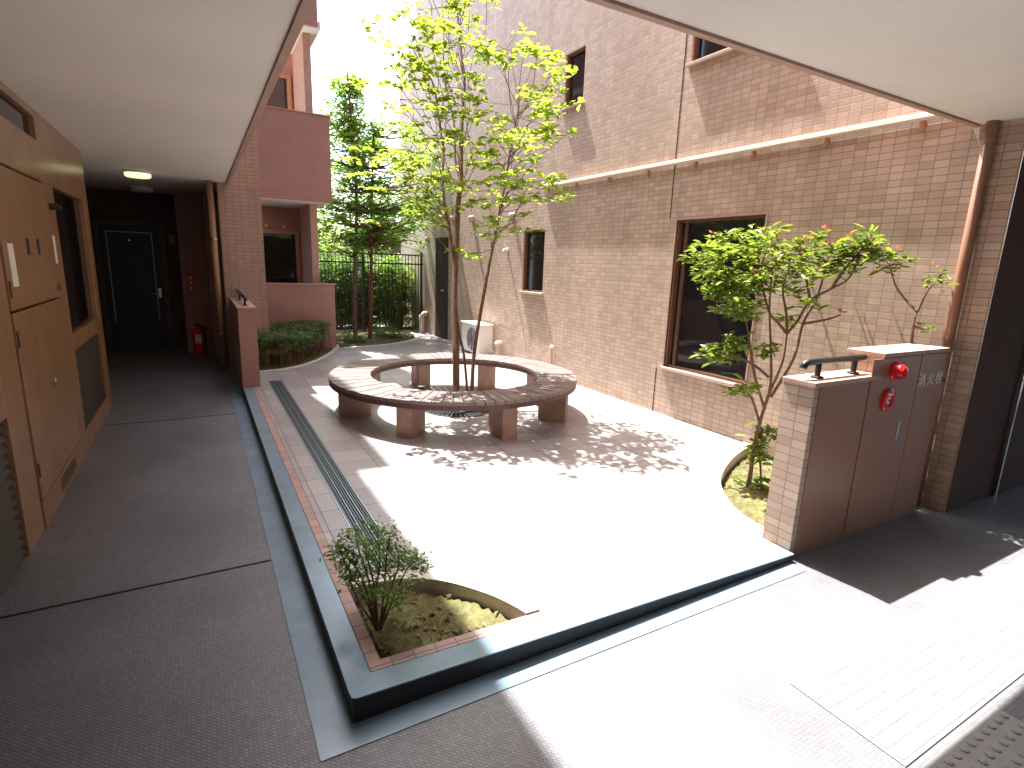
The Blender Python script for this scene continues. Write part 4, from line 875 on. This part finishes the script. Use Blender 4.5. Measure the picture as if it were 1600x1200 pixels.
def crown_tree(name, label, loc, trunk_path, r0, blobs, lm, bm, L, w, n, group=None):
    t = thing(name, label, 'tree', loc, group)
    pts = stem(t, 'trunk', trunk_path, r0, r0 * 0.3, bm, 8)
    br = MB(); cr = MB()
    for (cx, cy, cz, rx, ry, rz) in blobs:
        c = Vector((cx, cy, cz)); a = nearest(pts, c); twig(br, a, c, r0 * 0.35, 0.006)
        for _ in range(n):
            d = rv().normalized() * random.random() ** 0.45
            p = c + Vector((d.x * rx, d.y * ry, d.z * rz))
            if random.random() < 0.12: br.tube([c, c.lerp(p, 0.5) + rv(0.03), p], 0.005, 4)
            whorl(cr, p, 7, L, w, L * 0.55, 0.15, 0.5)
    br.build('branch', bm, t); cr.build('crown', lm, t); return t
rnd = random.Random(5)
def blobs(cx, cy, z0, z1, rmax, n, taper=True):
    o = []
    for i in range(n):
        f = rnd.random() ** 1.25; z = z0 + (z1 - z0) * f; r = rmax * (1 - 0.85 * f if taper else 1 - abs(f - 0.45)); a = rnd.uniform(0, 6.28)
        q = r * rnd.uniform(0.2, 1); s = 0.20 + 0.32 * (1 - f) * rnd.random()
        o.append((cx + q * math.cos(a), cy + q * math.sin(a), z, s * 1.2, s * 1.2, s * 0.8))
    return o
crown_tree('slender_tree', 'slender dark leaved tree with a pointed top by the fence', (2.95, 12.3, 0.05), [(2.95, 12.3, 0.0), (3.0, 12.4, 1.5), (3.1, 12.5, 3.2), (3.0, 12.6, 5.6)], 0.055, blobs(3.05, 12.9, 2.1, 5.5, 1.6, 115), M['leaf_mid'], M['bark'], 0.115, 0.06, 10, 'trees by the back fence')
crown_tree('slender_tree', 'red brown trunked tree in the back bed with bushy crown, closest to the bench', (3.24, 12.15, 0.05), [(3.24, 12.15, 0.0), (3.30, 12.2, 1.0), (3.36, 12.3, 2.4), (3.5, 12.5, 4.4)], 0.055, blobs(3.9, 12.9, 2.1, 4.8, 1.7, 105, False), M['leaf_mid'], M['bark_red'], 0.115, 0.06, 9, 'trees by the back fence')

def bush(name, label, c, r, n, lm, L, group=None, core=True):
    t = thing(name, label, 'shrub', (c[0], c[1], 0.02), group)
    cr = MB(); st = MB()
    for _ in range(n):
        d = rv().normalized() * random.random() ** 0.4
        p = Vector((c[0] + d.x * r[0], c[1] + d.y * r[1], max(0.05, c[2] + d.z * r[2]))); whorl(cr, p, 7, L, L * 0.5, L * 0.6, 0.2, 0.6)
        if random.random() < 0.08: st.tube([(c[0] + d.x * 0.3, c[1] + d.y * 0.3, 0.0), p], 0.012, 5)
    cr.add(st.v, st.f, 1); cr.build('foliage', [lm, M['bark']], t); return t
gp = 'shrubs behind the black fence'
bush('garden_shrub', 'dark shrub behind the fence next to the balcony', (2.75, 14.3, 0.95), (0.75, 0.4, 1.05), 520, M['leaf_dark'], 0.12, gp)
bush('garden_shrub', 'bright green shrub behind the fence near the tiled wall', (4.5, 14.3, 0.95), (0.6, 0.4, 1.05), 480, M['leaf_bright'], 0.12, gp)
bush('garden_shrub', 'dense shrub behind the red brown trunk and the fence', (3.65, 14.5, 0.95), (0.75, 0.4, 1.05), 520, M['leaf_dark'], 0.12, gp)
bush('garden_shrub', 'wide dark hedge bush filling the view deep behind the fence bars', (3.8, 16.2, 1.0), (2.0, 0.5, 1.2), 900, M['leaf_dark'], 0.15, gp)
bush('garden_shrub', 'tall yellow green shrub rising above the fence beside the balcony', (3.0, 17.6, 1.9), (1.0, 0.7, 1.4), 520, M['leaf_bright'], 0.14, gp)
bush('ground_cover', 'low leafy plant clump on the back bed at the foot of the trees', (2.75, 11.7, 0.12), (0.32, 0.4, 0.16), 70, M['leaf_dark'], 0.07, 'plants in the back bed')
bush('ground_cover', 'low leafy plants in the back bed right of the red brown trunk', (3.7, 12.4, 0.14), (0.4, 0.45, 0.2), 80, M['leaf_dark'], 0.07, 'plants in the back bed')
far = [(8.6, 26, 3.2, 2.0, 'large hazy tree far beyond the garden on the right'), (2.6, 24, 3.4, 1.7, 'far tree just above the balcony parapet edge')]
for x, y, z, r, lab in far:
    bl = [(x + rnd.uniform(-r, r) * 0.7, y + rnd.uniform(-r, r) * 0.5, z + rnd.uniform(-r, r * 0.9), r * 0.42, r * 0.42, r * 0.34) for _ in range(18)]
    crown_tree('garden_tree', lab, (x, y, 0), [(x, y, 0), (x + 0.1, y, 1.5), (x, y + 0.1, z + r * 0.5)], 0.13, bl, M['leaf_bright'], M['bark'], 0.16, 0.08, 40, 'trees beyond the garden')

# black fence
fe = thing('metal_fence', 'black metal fence of thin upright bars at the back of the courtyard', 'fence', (3.6, 13.5, 0))
FY = 13.5
for zz in (0.12, 1.70, 1.92): MB().box(2.0, FY - 0.015, zz, 4.99, FY + 0.015, zz + 0.035).build('rail', M['iron'], fe)
b = MB(); x = 2.05
while x < 4.95: b.box(x, FY - 0.008, 0.155, x + 0.016, FY + 0.008, 1.95); x += 0.085
b.build('bars', M['iron'], fe)
for x in (2.02, 3.45, 4.93): MB().box(x, FY + 0.016, 0, x + 0.05, FY + 0.066, 2.02).build('post', M['iron'], fe)
# grey house beyond
gh = thing('grey_house', 'grey house with a dark square window beyond the fence', 'house', (7.5, 21, 0))
MB().box(5.9, 21, 0, 11, 26, 3.05).build('wall', M['concrete'], gh)
MB().add([(5.6, 20.7, 3.05), (11.3, 20.7, 3.05), (11.3, 26.3, 3.05), (5.6, 26.3, 3.05), (7.5, 23.5, 4.3), (9.5, 23.5, 4.3)], [(0, 1, 5, 4), (1, 2, 5), (2, 3, 4, 5), (3, 0, 4), (3, 2, 1, 0)]).build('roof', mat('grey_roof', (0.22, 0.23, 0.25), 0.7, noise=0.1), gh)
f = MB().box(6.35, 20.94, 1.75, 7.55, 20.999, 1.80).box(6.35, 20.94, 2.55, 7.55, 20.999, 2.62).box(6.30, 20.94, 1.75, 6.35, 20.999, 2.62).box(7.55, 20.94, 1.75, 7.60, 20.999, 2.62).build('window', M['concrete'], gh)
MB().box(6.35, 20.96, 1.80, 7.55, 20.985, 2.55).build('pane', M['glass'], f)
for k_, (za, zb) in enumerate(((9.3, 8.3), (8.6, 7.7))):
    c = MB(); p0 = Vector((3.0, 18, za)); p1 = Vector((9.5, 22, zb + 0.0)); pts = [p0.lerp(p1, i / 10) - Vector((0, 0, 0.35 * 4 * (i / 10) * (1 - i / 10))) for i in range(11)]
    o = c.tube(pts, 0.012, 5).build('power_line', M['panel_dk']); tag(o, ('upper' if k_ == 0 else 'lower') + ' thin power line crossing the bright sky above the trees', 'cable', 'power lines')
